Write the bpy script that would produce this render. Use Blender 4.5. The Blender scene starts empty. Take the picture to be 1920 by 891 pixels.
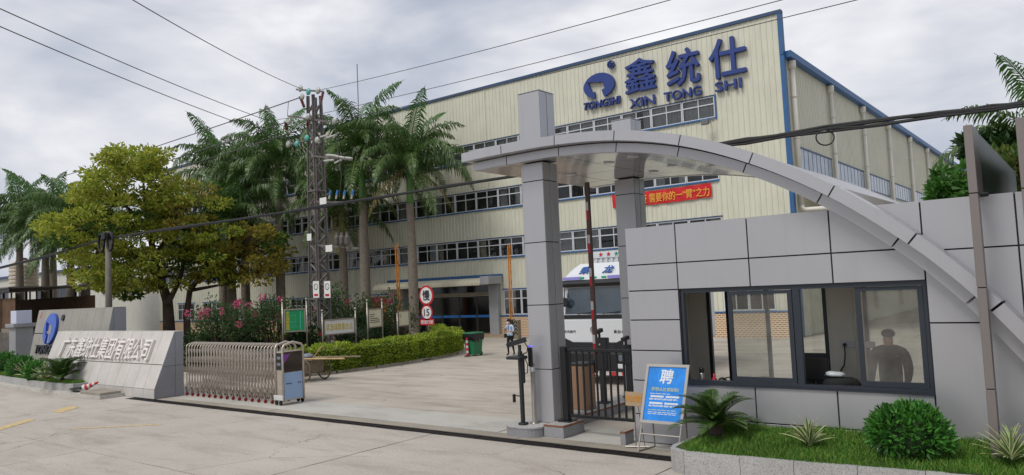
import bpy, bmesh, math, random
from mathutils import Vector, Matrix, Euler
random.seed(7)
R_ = math.radians
scene = bpy.context.scene
COL = scene.collection

# ------------------------------------------------------------------ camera
# world: X runs along the factory front, Y runs away from the road, Z up, metres
CAM_H = 3.05
def _norm(v): return Vector(v).normalized()
FPX = 1414.72                       # focal length in pixels of the 1920 px wide photograph
_ax = -_norm((-860 - 960, -(622 - 445.5), -FPX))
_ay = _norm((2064 - 960, -(490 - 445.5), -FPX))
_az = _ax.cross(_ay)
ROT = Matrix((_ax, _ay, _az))
cam_data = bpy.data.cameras.new('camera')
cam = bpy.data.objects.new('camera', cam_data)
COL.objects.link(cam)
cam_data.sensor_fit = 'HORIZONTAL'; cam_data.sensor_width = 36.0
cam_data.lens = FPX / 1920 * 36.0
cam_data.clip_start = 0.1; cam_data.clip_end = 3000
cam.matrix_world = Matrix.Translation((0, 0, CAM_H)) @ ROT.to_4x4()
scene.camera = cam

# ------------------------------------------------------------------ sky and sun
SUN_EL, SUN_AZ = R_(54), R_(193)     # azimuth clockwise from +Y
world = bpy.data.worlds.new('World'); scene.world = world; world.use_nodes = True
nt = world.node_tree; nt.nodes.clear()
def N(t, kind, **kw):
    n = t.nodes.new(kind)
    for k, v in kw.items(): setattr(n, k, v)
    return n
out = N(nt, 'ShaderNodeOutputWorld'); bg = N(nt, 'ShaderNodeBackground')
sky = N(nt, 'ShaderNodeTexSky'); sky.sky_type = 'NISHITA'; sky.sun_disc = False
sky.sun_elevation = SUN_EL; sky.sun_rotation = SUN_AZ; sky.dust_density = 3.0; sky.air_density = 1.2
skm = N(nt, 'ShaderNodeVectorMath', operation='SCALE'); skm.inputs['Scale'].default_value = 0.115
nt.links.new(sky.outputs[0], skm.inputs[0])
tc = N(nt, 'ShaderNodeTexCoord')
mp = N(nt, 'ShaderNodeMapping'); mp.inputs['Scale'].default_value = (1.0, 1.0, 2.6); mp.inputs['Location'].default_value = (.35, .2, .1)
nt.links.new(tc.outputs['Generated'], mp.inputs[0])
def noise(t, vec, scale, detail=5, rough=.55, dist=0.0):
    n = N(t, 'ShaderNodeTexNoise'); n.inputs['Scale'].default_value = scale
    n.inputs['Detail'].default_value = detail; n.inputs['Roughness'].default_value = rough
    n.inputs['Distortion'].default_value = dist
    if vec is not None: t.links.new(vec, n.inputs['Vector'])
    return n.outputs['Fac']
def ramp(t, fac, stops, interp='LINEAR'):
    r = N(t, 'ShaderNodeValToRGB'); r.color_ramp.interpolation = interp
    el = r.color_ramp.elements
    while len(el) < len(stops): el.new(.5)
    for e, (p, c) in zip(el, stops):
        e.position = p; e.color = (*c, 1) if len(c) == 3 else c
    t.links.new(fac, r.inputs[0])
    return r.outputs[0]
cl_a = noise(nt, mp.outputs[0], 1.9, 5, .5, .2)
cl_b = noise(nt, mp.outputs[0], 4.6, 6, .55, .5)
cl_m = N(nt, 'ShaderNodeMix', data_type='FLOAT'); cl_m.inputs[0].default_value = .24
nt.links.new(cl_a, cl_m.inputs[2]); nt.links.new(cl_b, cl_m.inputs[3])
cloud = ramp(nt, cl_m.outputs[0], [(.35, (.275, .31, .385)), (.45, (.385, .41, .475)), (.53, (.525, .535, .575)), (.63, (.73, .73, .745))])
cover = ramp(nt, cl_a, [(.24, (.55,)*3), (.36, (.93,)*3), (.55, (.97,)*3)])
mx = N(nt, 'ShaderNodeMix', data_type='RGBA')
nt.links.new(cover, mx.inputs[0]); nt.links.new(skm.outputs[0], mx.inputs[6]); nt.links.new(cloud, mx.inputs[7])
nt.links.new(mx.outputs[2], bg.inputs[0]); bg.inputs[1].default_value = 1.0
nt.links.new(bg.outputs[0], out.inputs[0])
sun_d = bpy.data.lights.new('sun', 'SUN'); sun_d.energy = 1.5; sun_d.angle = R_(22); sun_d.color = (1, .965, .91)
sun = bpy.data.objects.new('sun', sun_d); COL.objects.link(sun)
_sd = Vector((math.sin(SUN_AZ) * math.cos(SUN_EL), math.cos(SUN_AZ) * math.cos(SUN_EL), math.sin(SUN_EL)))
sun.rotation_euler = _sd.to_track_quat('Z', 'Y').to_euler(); sun.location = _sd * 60
scene.view_settings.view_transform = 'Standard'; scene.view_settings.look = 'None'
scene.view_settings.gamma = 1.0; scene.view_settings.exposure = 0.48
scene.view_settings.use_curve_mapping = False
scene.cycles.max_bounces = 8; scene.cycles.transparent_max_bounces = 24

# ------------------------------------------------------------------ helpers
def ray(px, py): return ROT @ Vector((px - 960, -(py - 445.5), -FPX))
def at_ground(px, py, z=0.0):
    d = ray(px, py); return Vector((0, 0, CAM_H)) + d * ((z - CAM_H) / d.z)
def at_y(px, py, y):
    d = ray(px, py); return Vector((0, 0, CAM_H)) + d * (y / d.y)
def at_d(px, py, dist):
    d = ray(px, py).normalized(); return Vector((0, 0, CAM_H)) + d * dist
def hexc(h):
    h = h.lstrip('#'); v = [int(h[i:i+2], 16) / 255 for i in (0, 2, 4)]
    return tuple(c / 12.92 if c <= .04045 else ((c + .055) / 1.055) ** 2.4 for c in v)

_mats = {}
def new_mat(name):
    m = bpy.data.materials.new(name); m.use_nodes = True
    t = m.node_tree; b = t.nodes['Principled BSDF']; return m, t, b
def mixc(t, fac, a, b, mode='MIX'):
    n = N(t, 'ShaderNodeMix', data_type='RGBA', blend_type=mode)
    for i, v in ((0, fac), (6, a), (7, b)):
        if isinstance(v, (int, float)): n.inputs[i].default_value = v
        elif isinstance(v, tuple): n.inputs[i].default_value = (*v, 1)
        else: t.links.new(v, n.inputs[i])
    return n.outputs[2]
def wpos(t):
    return N(t, 'ShaderNodeNewGeometry').outputs['Position']
def mat(name, col, rough=.6, metal=0.0, var=.10, scale=2.5, bump=0.0, bscale=60, spec=.5, dirt=0.0, emit=0.0, coat=0.0, rnd=0.0):
    """plain procedural material: base colour with noise variation, optional fine bump and streaky dirt"""
    if name in _mats: return _mats[name]
    m, t, b = new_mat(name)
    c = hexc(col) if isinstance(col, str) else col
    p = wpos(t)
    f = noise(t, p, scale, 6, .6)
    lo = tuple(x * (1 - var) for x in c); hi = tuple(min(1, x * (1 + var)) for x in c)
    o = ramp(t, f, [(.3, lo), (.7, hi)])
    if dirt:
        mpn = N(t, 'ShaderNodeMapping'); mpn.inputs['Scale'].default_value = (3.5, 3.5, .35); t.links.new(p, mpn.inputs[0])
        d = noise(t, mpn.outputs[0], 1.6, 6, .65)
        df = ramp(t, d, [(.5, (0,)*3), (.78, (dirt,)*3)])
        o = mixc(t, df, o, tuple(x * .45 for x in c))
    if rnd:
        oi = N(t, 'ShaderNodeObjectInfo')
        k = ramp(t, oi.outputs['Random'], [(0, (1 - rnd,)*3), (1, (1,)*3)])
        o = mixc(t, 1.0, o, k, 'MULTIPLY')
    t.links.new(o, b.inputs['Base Color'])
    b.inputs['Roughness'].default_value = rough; b.inputs['Metallic'].default_value = metal
    b.inputs['Specular IOR Level'].default_value = spec
    if coat: b.inputs['Coat Weight'].default_value = coat; b.inputs['Coat Roughness'].default_value = .08
    if bump:
        bf = noise(t, p, bscale, 3, .6)
        bn = N(t, 'ShaderNodeBump'); bn.inputs['Strength'].default_value = bump; bn.inputs['Distance'].default_value = .01
        t.links.new(bf, bn.inputs['Height']); t.links.new(bn.outputs[0], b.inputs['Normal'])
    if emit:
        b.inputs['Emission Color'].default_value = (*c, 1); b.inputs['Emission Strength'].default_value = emit
    _mats[name] = m; return m
def leaf_mat(name, cols, trans=.35, rough=.5, spec=.35):
    """leaves: hue differs from leaf to leaf (each leaf is one island of the mesh)"""
    if name in _mats: return _mats[name]
    m, t, b = new_mat(name)
    g = N(t, 'ShaderNodeNewGeometry')
    n = len(cols)
    o = ramp(t, g.outputs['Random Per Island'], [(i / max(1, n - 1), hexc(c)) for i, c in enumerate(cols)])
    f = noise(t, g.outputs['Position'], .8, 4, .6)
    k = ramp(t, f, [(.3, (.78,)*3), (.7, (1.15,)*3)])
    o = mixc(t, 1.0, o, k, 'MULTIPLY')
    t.links.new(o, b.inputs['Base Color']); b.inputs['Roughness'].default_value = rough
    b.inputs['Specular IOR Level'].default_value = spec
    tr = N(t, 'ShaderNodeBsdfTranslucent'); t.links.new(o, tr.inputs[0])
    ms = N(t, 'ShaderNodeMixShader'); ms.inputs[0].default_value = trans
    t.links.new(b.outputs[0], ms.inputs[1]); t.links.new(tr.outputs[0], ms.inputs[2])
    t.links.new(ms.outputs[0], t.nodes['Material Output'].inputs[0])
    _mats[name] = m; return m
def glass_mat(name, tint=(.86, .9, .9), refl=1.0, dust=.06, dustc=(.5, .5, .46)):
    if name in _mats: return _mats[name]
    m, t, b = new_mat(name); t.nodes.remove(b)
    tr = N(t, 'ShaderNodeBsdfTransparent'); tr.inputs[0].default_value = (*tint, 1)
    gl = N(t, 'ShaderNodeBsdfGlossy'); gl.inputs['Roughness'].default_value = .02
    fr = N(t, 'ShaderNodeFresnel'); fr.inputs[0].default_value = 1.6
    mu = N(t, 'ShaderNodeMath', operation='MULTIPLY'); mu.inputs[1].default_value = refl; t.links.new(fr.outputs[0], mu.inputs[0])
    ms = N(t, 'ShaderNodeMixShader'); t.links.new(mu.outputs[0], ms.inputs[0])
    t.links.new(tr.outputs[0], ms.inputs[1]); t.links.new(gl.outputs[0], ms.inputs[2])
    df = N(t, 'ShaderNodeBsdfDiffuse'); df.inputs[0].default_value = (*dustc, 1)
    f = noise(t, wpos(t), 2.2, 6, .6); k = ramp(t, f, [(.35, (dust * .5,)*3), (.7, (dust * 1.5,)*3)])
    m2 = N(t, 'ShaderNodeMixShader'); t.links.new(k, m2.inputs[0])
    t.links.new(ms.outputs[0], m2.inputs[1]); t.links.new(df.outputs[0], m2.inputs[2])
    t.links.new(m2.outputs[0], t.nodes['Material Output'].inputs[0])
    _mats[name] = m; return m

def wloc(o):
    v = Vector((0, 0, 0))
    while o is not None: v += o.location; o = o.parent
    return v
def tag(o, label=None, cat=None, group=None, kind=None):
    if label: o['label'] = label
    if cat: o['category'] = cat
    if group: o['group'] = group
    if kind: o['kind'] = kind
    return o
def thing(name, label, cat, loc=(0, 0, 0), group=None):
    o = bpy.data.objects.new(name, None); COL.objects.link(o); o.location = loc
    o.empty_display_size = .2
    return tag(o, label, cat, group)
class MB:
    """collects shapes in world coordinates, build() links them as one mesh object"""
    def __init__(s): s.v = []; s.f = []; s.uv = None
    def add(s, vs, fs):
        k = len(s.v); s.v += [tuple(v) for v in vs]; s.f += [tuple(i + k for i in f) for f in fs]; return s
    def quad(s, a, b, c, d): return s.add((a, b, c, d), ((0, 1, 2, 3),))
    def box(s, x0, x1, y0, y1, z0, z1):
        return s.add([(x, y, z) for x in (x0, x1) for y in (y0, y1) for z in (z0, z1)],
            ((0, 1, 3, 2), (4, 6, 7, 5), (0, 4, 5, 1), (2, 3, 7, 6), (0, 2, 6, 4), (1, 5, 7, 3)))
    def bevbox(s, x0, x1, y0, y1, z0, z1, b=.006):
        """box with small chamfers on all edges"""
        bm = bmesh.new(); bmesh.ops.create_cube(bm, size=1)
        for v in bm.verts: v.co = Vector(((x0 + x1) / 2 + v.co.x * (x1 - x0), (y0 + y1) / 2 + v.co.y * (y1 - y0), (z0 + z1) / 2 + v.co.z * (z1 - z0)))
        bmesh.ops.bevel(bm, geom=bm.edges[:], offset=b, segments=1, affect='EDGES', profile=.5)
        bm.verts.index_update(); s.add([v.co for v in bm.verts], [[v.index for v in f.verts] for f in bm.faces]); bm.free(); return s
    def beam(s, p, q, w, h=None, up=(0, 0, 1)):
        """square bar from p to q"""
        p, q = Vector(p), Vector(q); h = h or w; d = (q - p).normalized()
        u = Vector(up)
        if abs(d.dot(u)) > .97: u = Vector((0, 1, 0))
        a = d.cross(u).normalized() * (w / 2); b = a.cross(d).normalized() * (h / 2)
        return s.add([p - a - b, p + a - b, p + a + b, p - a + b, q - a - b, q + a - b, q + a + b, q - a + b],
            ((0, 3, 2, 1), (4, 5, 6, 7), (0, 1, 5, 4), (1, 2, 6, 5), (2, 3, 7, 6), (3, 0, 4, 7)))
    def tube(s, pts, r, n=6, caps=True):
        """round tube through pts; r one radius or one for each point"""
        pts = [Vector(p) for p in pts]; k = len(s.v); m = len(pts)
        rs = r if isinstance(r, (list, tuple)) else [r] * m
        ref = Vector((0, 0, 1))
        d0 = (pts[-1] - pts[0]).normalized()
        if abs(d0.dot(ref)) > .9: ref = Vector((0, 1, 0))
        for i, p in enumerate(pts):
            d = (pts[min(i + 1, m - 1)] - pts[max(i - 1, 0)]).normalized()
            a = d.cross(ref)
            a = a.normalized() if a.length > 1e-5 else Vector((1, 0, 0)); b = d.cross(a).normalized()
            for j in range(n):
                t = 2 * math.pi * j / n; s.v.append(tuple(p + (a * math.cos(t) + b * math.sin(t)) * rs[i]))
        for i in range(m - 1):
            for j in range(n):
                s.f.append((k + i*n + j, k + i*n + (j+1) % n, k + (i+1)*n + (j+1) % n, k + (i+1)*n + j))
        if caps: s.f.append(tuple(k + j for j in reversed(range(n)))); s.f.append(tuple(k + (m-1)*n + j for j in range(n)))
        return s
    def lathe(s, c, prof, n=14, axis='z'):
        """prof: list of (radius, offset along axis)"""
        c = Vector(c); k = len(s.v)
        for r, h in prof:
            for j in range(n):
                t = 2 * math.pi * j / n; u, w = r * math.cos(t), r * math.sin(t)
                s.v.append(tuple(c + (Vector((u, w, h)) if axis == 'z' else Vector((u, h, w)) if axis == 'y' else Vector((h, u, w)))))
        for i in range(len(prof) - 1):
            for j in range(n): s.f.append((k + i*n + j, k + i*n + (j+1) % n, k + (i+1)*n + (j+1) % n, k + (i+1)*n + j))
        s.f.append(tuple(k + j for j in reversed(range(n)))); s.f.append(tuple(k + (len(prof)-1)*n + j for j in range(n)))
        return s
    def prism(s, poly, a0, a1, plane='xz'):
        """polygon extruded along the third axis from a0 to a1 (plane xz: along y, yz: along x, xy: along z)"""
        def P(u, w, a): return (u, a, w) if plane == 'xz' else (a, u, w) if plane == 'yz' else (u, w, a)
        n = len(poly); vs = [P(u, w, a0) for u, w in poly] + [P(u, w, a1) for u, w in poly]
        return s.add(vs, [tuple(range(n)), tuple(reversed(range(n, 2*n)))] + [(i, i + n, (i+1) % n + n, (i+1) % n) for i in range(n)])
    def mesh(s, name, org=Vector((0, 0, 0)), smooth=False):
        me = bpy.data.meshes.new(name)
        me.from_pydata([(v[0] - org[0], v[1] - org[1], v[2] - org[2]) for v in s.v], [], s.f)
        if smooth: me.polygons.foreach_set('use_smooth', [True] * len(me.polygons))
        return me
    def build(s, name, m, parent=None, smooth=False, fix=True, label=None):
        if parent is not None: org = wloc(parent)
        else:
            xs, ys, zs = zip(*s.v); org = Vector(((min(xs) + max(xs)) / 2, (min(ys) + max(ys)) / 2, min(zs)))
        me = s.mesh(name, org, smooth)
        if fix and len(s.f) < 30000:
            bm = bmesh.new(); bm.from_mesh(me); bmesh.ops.recalc_face_normals(bm, faces=bm.faces[:]); bm.to_mesh(me); bm.free()
        me.materials.append(m)
        o = bpy.data.objects.new(name, me); COL.objects.link(o)
        if parent is not None: o.parent = parent
        else: o.location = org
        if label: o['label'] = label
        return o
def struct(o): o['kind'] = 'structure'; return o
def child_copy(src, parent, loc=None, rot=None, scl=None, m=None):
    c = src.copy(); COL.objects.link(c); c.parent = parent
    if loc is not None: c.location = loc
    if rot is not None: c.rotation_euler = rot
    if scl is not None: c.scale = scl
    return c
def inst(name, me, parent, loc=(0, 0, 0), rot=(0, 0, 0), scl=(1, 1, 1)):
    """another object on shared mesh data; loc is relative to the parent"""
    o = bpy.data.objects.new(name, me); COL.objects.link(o); o.parent = parent
    o.location = loc; o.rotation_euler = rot; o.scale = scl; return o
def copy_tree(o, parent=None):
    c = o.copy(); COL.objects.link(c); c.parent = parent
    for ch in list(o.children): copy_tree(ch, c)
    return c
def text(name, body, m, parent, fit, place, depth=.02, bold=0.0, shear=0.0, keep=False):
    """lettering as a mesh; fit = (width, height) of the box, place = 4x4 matrix that carries the centred text (x right, y up) into the world"""
    cu = bpy.data.curves.new(name, 'FONT'); cu.body = body; cu.extrude = .05; cu.shear = shear
    cu.resolution_u = 3
    tmp = bpy.data.objects.new(name, cu); COL.objects.link(tmp)
    dg = bpy.context.evaluated_depsgraph_get()
    me = bpy.data.meshes.new_from_object(tmp.evaluated_get(dg)); bpy.data.objects.remove(tmp)
    xs = [v.co.x for v in me.vertices]; ys = [v.co.y for v in me.vertices]
    x0, x1, y0, y1 = min(xs), max(xs), min(ys), max(ys)
    sx, sy = fit[0] / (x1 - x0), fit[1] / (y1 - y0)
    if keep: sx = sy = min(sx, sy)
    org = wloc(parent) if parent is not None else Vector((0, 0, 0))
    vs = [((v.co.x - (x0 + x1) / 2) * sx, (v.co.y - (y0 + y1) / 2) * sy, v.co.z / .1 * depth) for v in me.vertices]
    fs = [tuple(p.vertices) for p in me.polygons]; mb = MB()
    b = bold * fit[1]                                  # heavier strokes: shifted copies, each a hair deeper than the last
    for k, (dx, dy) in enumerate(((0, 0), (b, 0), (-b, 0), (0, b), (0, -b)) if bold else ((0, 0),)):
        mb.add([place @ Vector((x + dx, y + dy, z - k * max(.0004, depth * .012))) for x, y, z in vs], fs)
    bpy.data.meshes.remove(me); me = mb.mesh(name, org); me.materials.append(m)
    o = bpy.data.objects.new(name, me); COL.objects.link(o)
    if parent is not None: o.parent = parent
    return o
def face_minus_y(x, y, z):           # text on a wall that faces -Y
    return Matrix.Translation((x, y, z)) @ Matrix.Rotation(R_(90), 4, 'X')
def frame_mat(o, ex, ey):            # text plane with origin o, x axis ex, y axis ey
    ex = Vector(ex).normalized(); ey = Vector(ey).normalized(); ez = ex.cross(ey)
    return Matrix(((ex.x, ey.x, ez.x, o[0]), (ex.y, ey.y, ez.y, o[1]), (ex.z, ey.z, ez.z, o[2]), (0, 0, 0, 1)))

# ------------------------------------------------------------------ ground
def concrete(name, a, b, crack=.5, streak=(.25, .9, 1), rnd=.0, sc=1.0, fine=.10, dark=.80):
    m, t, bs = new_mat(name)
    p = wpos(t)
    f1 = noise(t, p, .35 * sc, 7, .62, .3)
    o = ramp(t, f1, [(.32, hexc(a)), (.66, hexc(b))])
    mpn = N(t, 'ShaderNodeMapping'); mpn.inputs['Scale'].default_value = streak; t.links.new(p, mpn.inputs[0])
    f2 = noise(t, mpn.outputs[0], 1.3 * sc, 8, .68, .6)
    o = mixc(t, 1.0, o, ramp(t, f2, [(.28, (dark, dark * .982, dark * .958)), (.5, (1, 1, 1)), (.75, (1.06, 1.055, 1.04))]), 'MULTIPLY')
    f3 = noise(t, p, 22, 4, .7)
    o = mixc(t, 1.0, o, ramp(t, f3, [(.3, (1 - fine * 1.6,)*3), (.7, (1 + fine,)*3)]), 'MULTIPLY')
    f4 = noise(t, p, 7.0, 3, .8)
    o = mixc(t, ramp(t, f4, [(.70, (0,)*3), (.76, (.45,)*3)]), o, hexc('#6d665c'))
    vd = noise(t, p, .9, 4, .6)
    va = N(t, 'ShaderNodeVectorMath', operation='ADD'); t.links.new(p, va.inputs[0]); t.links.new(vd, va.inputs[1])
    vo = N(t, 'ShaderNodeTexVoronoi', feature='DISTANCE_TO_EDGE'); vo.inputs['Scale'].default_value = .16
    t.links.new(va.outputs[0], vo.inputs['Vector'])
    ck = ramp(t, vo.outputs['Distance'], [(.0, (crack,)*3), (.0035, (0,)*3)])
    gate = ramp(t, noise(t, p, .5, 2), [(.46, (0,)*3), (.56, (1,)*3)])
    ck = mixc(t, 1.0, ck, gate, 'MULTIPLY')
    o = mixc(t, ck, o, hexc('#4c463e'))
    if rnd:
        oi = N(t, 'ShaderNodeObjectInfo')
        o = mixc(t, 1.0, o, ramp(t, oi.outputs['Random'], [(0, (1 - rnd, 1 - rnd, 1 - rnd * 1.1)), (1, (1 + rnd * .5,)*3)]), 'MULTIPLY')
    t.links.new(o, bs.inputs['Base Color']); bs.inputs['Roughness'].default_value = .86; bs.inputs['Specular IOR Level'].default_value = .25
    bn = N(t, 'ShaderNodeBump'); bn.inputs['Strength'].default_value = .35; bn.inputs['Distance'].default_value = .02
    t.links.new(f3, bn.inputs['Height']); t.links.new(bn.outputs[0], bs.inputs['Normal'])
    return m
m_road = concrete('road concrete', '#a8a197', '#b4ada4', .6, (.35, 1.2, 1), .05, 1.0, .12, .76)
m_yard = concrete('yard concrete', '#a29a8e', '#b7afa4', .8, (.2, 1.3, 1), 0, 1.0, .12, .66)
m_apron = concrete('new concrete', '#a7a59f', '#b6b3ab', .1, (.5, .9, 1), .03, 1.0, .06)
m_soil = mat('bare ground', '#7d7466', .95, var=.25, scale=.3, bump=.4, bscale=8)
g = MB().box(-1600, 1600, -400, 1600, -.6, -.2).build('ground', m_soil); struct(g)
road = struct(bpy.data.objects.new('road', None)); COL.objects.link(road); road.location = (0, 0, 0)
rs = random.Random(3)
def slab(x0, x1, y0, y1, par, m, name='concrete_slab'):
    """a poured slab with slightly wandering edges"""
    g_ = .012; ring = []
    def edge(ax, ay, bx, by, n):
        for i in range(n):
            u = i / n; j = rs.uniform(-.014, .014)
            ring.append((ax + (bx - ax) * u + (j if ax == bx else 0), ay + (by - ay) * u + (j if ay == by else 0)))
    edge(x0 + g_, y0 + g_, x1 - g_, y0 + g_, 9); edge(x1 - g_, y0 + g_, x1 - g_, y1 - g_, 9)
    edge(x1 - g_, y1 - g_, x0 + g_, y1 - g_, 9); edge(x0 + g_, y1 - g_, x0 + g_, y0 + g_, 9)
    dz = rs.uniform(-.006, .0)
    return MB().prism(ring, -.2, dz, 'xy').build(name, m, par)
xs_ = [-70, -58, -50, -43, -36.2, -29.6, -23.2, -17.4, -11.6, -5.8, 0, 6, 14, 24]
ys_ = [-22, -14, -6.2, -.6, 3.2, 7.2, 11.83]
for i in range(len(xs_) - 1):
    for j in range(len(ys_) - 1): slab(xs_[i], xs_[i+1], ys_[j], ys_[j+1], road, m_road)
apron = struct(bpy.data.objects.new('gate_apron', None)); COL.objects.link(apron)
for i, (a, b) in enumerate(((-25.6, -21.0), (-21.0, -15.6), (-15.6, -10.4), (-10.4, -5.0), (-5.0, 6))):
    slab(a, b, 12.58, 14.05, apron, m_apron)
kerb_m = concrete('kerb strip concrete', '#8a8378', '#a39b8e', .3, (.5, 1, 1), .08)
for i, (a, b) in enumerate(((-25.6, -22.4), (-22.4, -18.2), (-18.2, -13.4), (-13.4, -9.6), (-9.6, -5), (-5, 6))):
    slab(a, b, 12.2, 12.58, apron, kerb_m, 'edge_strip')
yard = struct(MB().box(-130, 40, 14.05, 160, -.2, -.004).build('yard_ground', m_yard))
side = struct(MB().box(-130, -25.6, 11.83, 14.05, -.2, -.004).build('verge_ground', concrete('verge concrete', '#a9a49c', '#bdb8b0', .6, (.4, 1, 1))))
m_yel = mat('worn yellow paint', '#b9a375', .85, var=.3, scale=9)
for nm, poly in (('road_marking', [(-23.0, 7.3), (-22.55, 7.3), (-23.6, 8.5), (-24.0, 8.45)]), ('road_marking', [(-24.9, 9.4), (-24.3, 9.4), (-25.0, 10.2), (-25.6, 10.15)]),
                 ('road_marking', [(-20.9, 8.28), (-20.8, 8.24), (-19.0, 9.7), (-19.15, 9.72)])):
    struct(MB().prism(poly, -.003, .004, 'xy').build(nm, m_yel))
# drain: a trench with cast grates in one-metre lengths
m_iron = mat('cast iron grate', '#2b2624', .7, .4, .3, 5)
dr = thing('drain_channel', 'long dark iron drainage grating across the gateway', 'drain', (-15, 12, -.2))
MB().box(-25.6, -5, 11.835, 12.195, -.2, -.13).build('trench', mat('mud with painted shadow', '#1c1916', .95), dr)  # near-black floor colour also paints the shade down in the trench
gm = MB(); gm.box(0, .02, 0, .34, -.05, 0); gm.box(.97, .99, 0, .34, -.05, 0); gm.box(.02, .97, 0, .03, -.05, 0); gm.box(.02, .97, .31, .34, -.05, 0); gm.box(.02, .97, .16, .18, -.05, -.004)
for k in range(19): gm.box(.055 + k * .048, .078 + k * .048, .03, .31, -.05, -.006)
gme = gm.mesh('grate'); gme.materials.append(m_iron)
for k in range(20):
    o = inst('grate', gme, dr, Vector((-25.5 + k * 1.0, 11.845, -.006)) - dr.location, (rs.uniform(-.008, .004), 0, 0))

# ------------------------------------------------------------------ factory
YF = 37.8
m_clad = mat('cream steel cladding', '#cbcab8', .5, .0, .05, .8, dirt=.32)
m_blue = mat('blue steel trim', '#2b5c8e', .45, .0, .14, 3, dirt=.3)
m_dblue = mat('dark blue trim', '#2c4668', .5, .0, .12, 3)
m_white = mat('white window frame', '#c9ccd0', .45, .0, .05)
m_room = mat('dim room', '#14161a', .9)  # near-black backing colour paints the unlit rooms behind the windows
m_curt = mat('grey curtain', '#c0bfbc', .9, var=.12, scale=6)
m_curt2 = mat('beige curtain', '#bdb39c', .9, var=.12, scale=6)
m_pane = glass_mat('window glass', (.78, .82, .83), 1.0, .04, (.3, .32, .33))
def brick_mat():
    m, t, b = new_mat('open brick base')
    p = wpos(t); mpn = N(t, 'ShaderNodeMapping'); t.links.new(p, mpn.inputs[0]); mpn.inputs['Rotation'].default_value = (R_(90), 0, 0)
    br = N(t, 'ShaderNodeTexBrick'); t.links.new(mpn.outputs[0], br.inputs['Vector'])
    br.inputs['Color1'].default_value = (*hexc('#86382a'), 1); br.inputs['Color2'].default_value = (*hexc('#96452f'), 1); br.inputs['Mortar'].default_value = (*hexc('#cfbb9c'), 1)
    br.inputs['Scale'].default_value = 1; br.inputs['Brick Width'].default_value = .23; br.inputs['Row Height'].default_value = .098; br.inputs['Mortar Size'].default_value = .034
    t.links.new(br.outputs['Color'], b.inputs['Base Color']); b.inputs['Roughness'].default_value = .85
    bn = N(t, 'ShaderNodeBump'); bn.inputs['Strength'].default_value = .6; bn.inputs['Distance'].default_value = .02; bn.invert = True
    t.links.new(br.outputs['Fac'], bn.inputs['Height']); t.links.new(bn.outputs[0], b.inputs['Normal'])
    return m
m_brick = brick_mat()
fac = thing('factory_building', 'long cream four-storey factory with blue trim and rows of windows', 'building', (-40, YF, 0))
XR, XL = -11.78, -74.0
PITCH = .29
def ribs(mb, u0, u1, z0, z1, put, depth=.028):
    """trapezoid ribbed sheet between u0 and u1; put(u, out, z) places a point"""
    k0 = math.ceil(u0 / PITCH); us = [(u0, 0)]
    k = k0
    while k * PITCH < u1:
        c = k * PITCH
        for du, d in ((-.035, 0), (-.018, depth), (.018, depth), (.035, 0)):
            if u0 < c + du < u1: us.append((c + du, d))
        k += 1
    us.append((u1, 0)); us.sort()
    b = len(mb.v)
    for u, d in us: mb.v.append(put(u, d, z0)); mb.v.append(put(u, d, z1))
    for i in range(len(us) - 1): mb.f.append((b + 2*i, b + 2*i + 2, b + 2*i + 3, b + 2*i + 1))
def clad(mb, u0, u1, z0, z1, holes, put):
    """sheet with rectangular openings (u0,u1,z0,z1)"""
    cuts = sorted({u0, u1, *[h for o in holes for h in o[:2] if u0 < h < u1]})
    for a, b in zip(cuts, cuts[1:]):
        m_ = (a + b) / 2; hs = sorted([(o[2], o[3]) for o in holes if o[0] < m_ < o[1]])
        z = z0
        for h0, h1 in hs:
            if h0 > z + .01: ribs(mb, a, b, z, min(h0, z1), put)
            z = max(z, h1)
        if z < z1 - .01: ribs(mb, a, b, z, z1, put)
ROWS = [(5.07, 6.27), (8.24, 9.47), (11.54, 12.68)]
WM = 1.866; NW = 31
WX0 = -15.4
WX1 = WX0 - NW * WM
gwin = [(-30.2, -27.4), (-15.6, -12.9), (-21.5, -18.7), (-26, -23.4), (-43.6, -40.9), (-48.2, -45.2), (-52.6, -49.6), (-57, -54), (-61.5, -58.5), (-66, -63), (-70.5, -67.5)]
GZ = (1.36, 2.95)
holes = [(WX1, WX0, a, b) for a, b in ROWS] + [(a, b, *GZ) for a, b in gwin] + [(-39.4, -30.75, 0, 3.3)]
mb = MB(); clad(mb, XL, XR, 1.3, 16.2, holes, lambda u, d, z: (u, YF - d, z)); mb.build('front_cladding', m_clad, fac, fix=False)
mb = MB()
for a, b in ((XL, -39.4), (-30.75, XR)): mb.box(a, b, YF - .05, YF + .2, 0, 1.25)
mb.build('brick_base', m_brick, fac)
mb = MB()
for a, b in ((XL, -39.4), (-30.75, XR)): mb.box(a, b, YF - .09, YF + .2, 1.25, 1.33)
mb.build('base_flashing', m_blue, fac)
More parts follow.
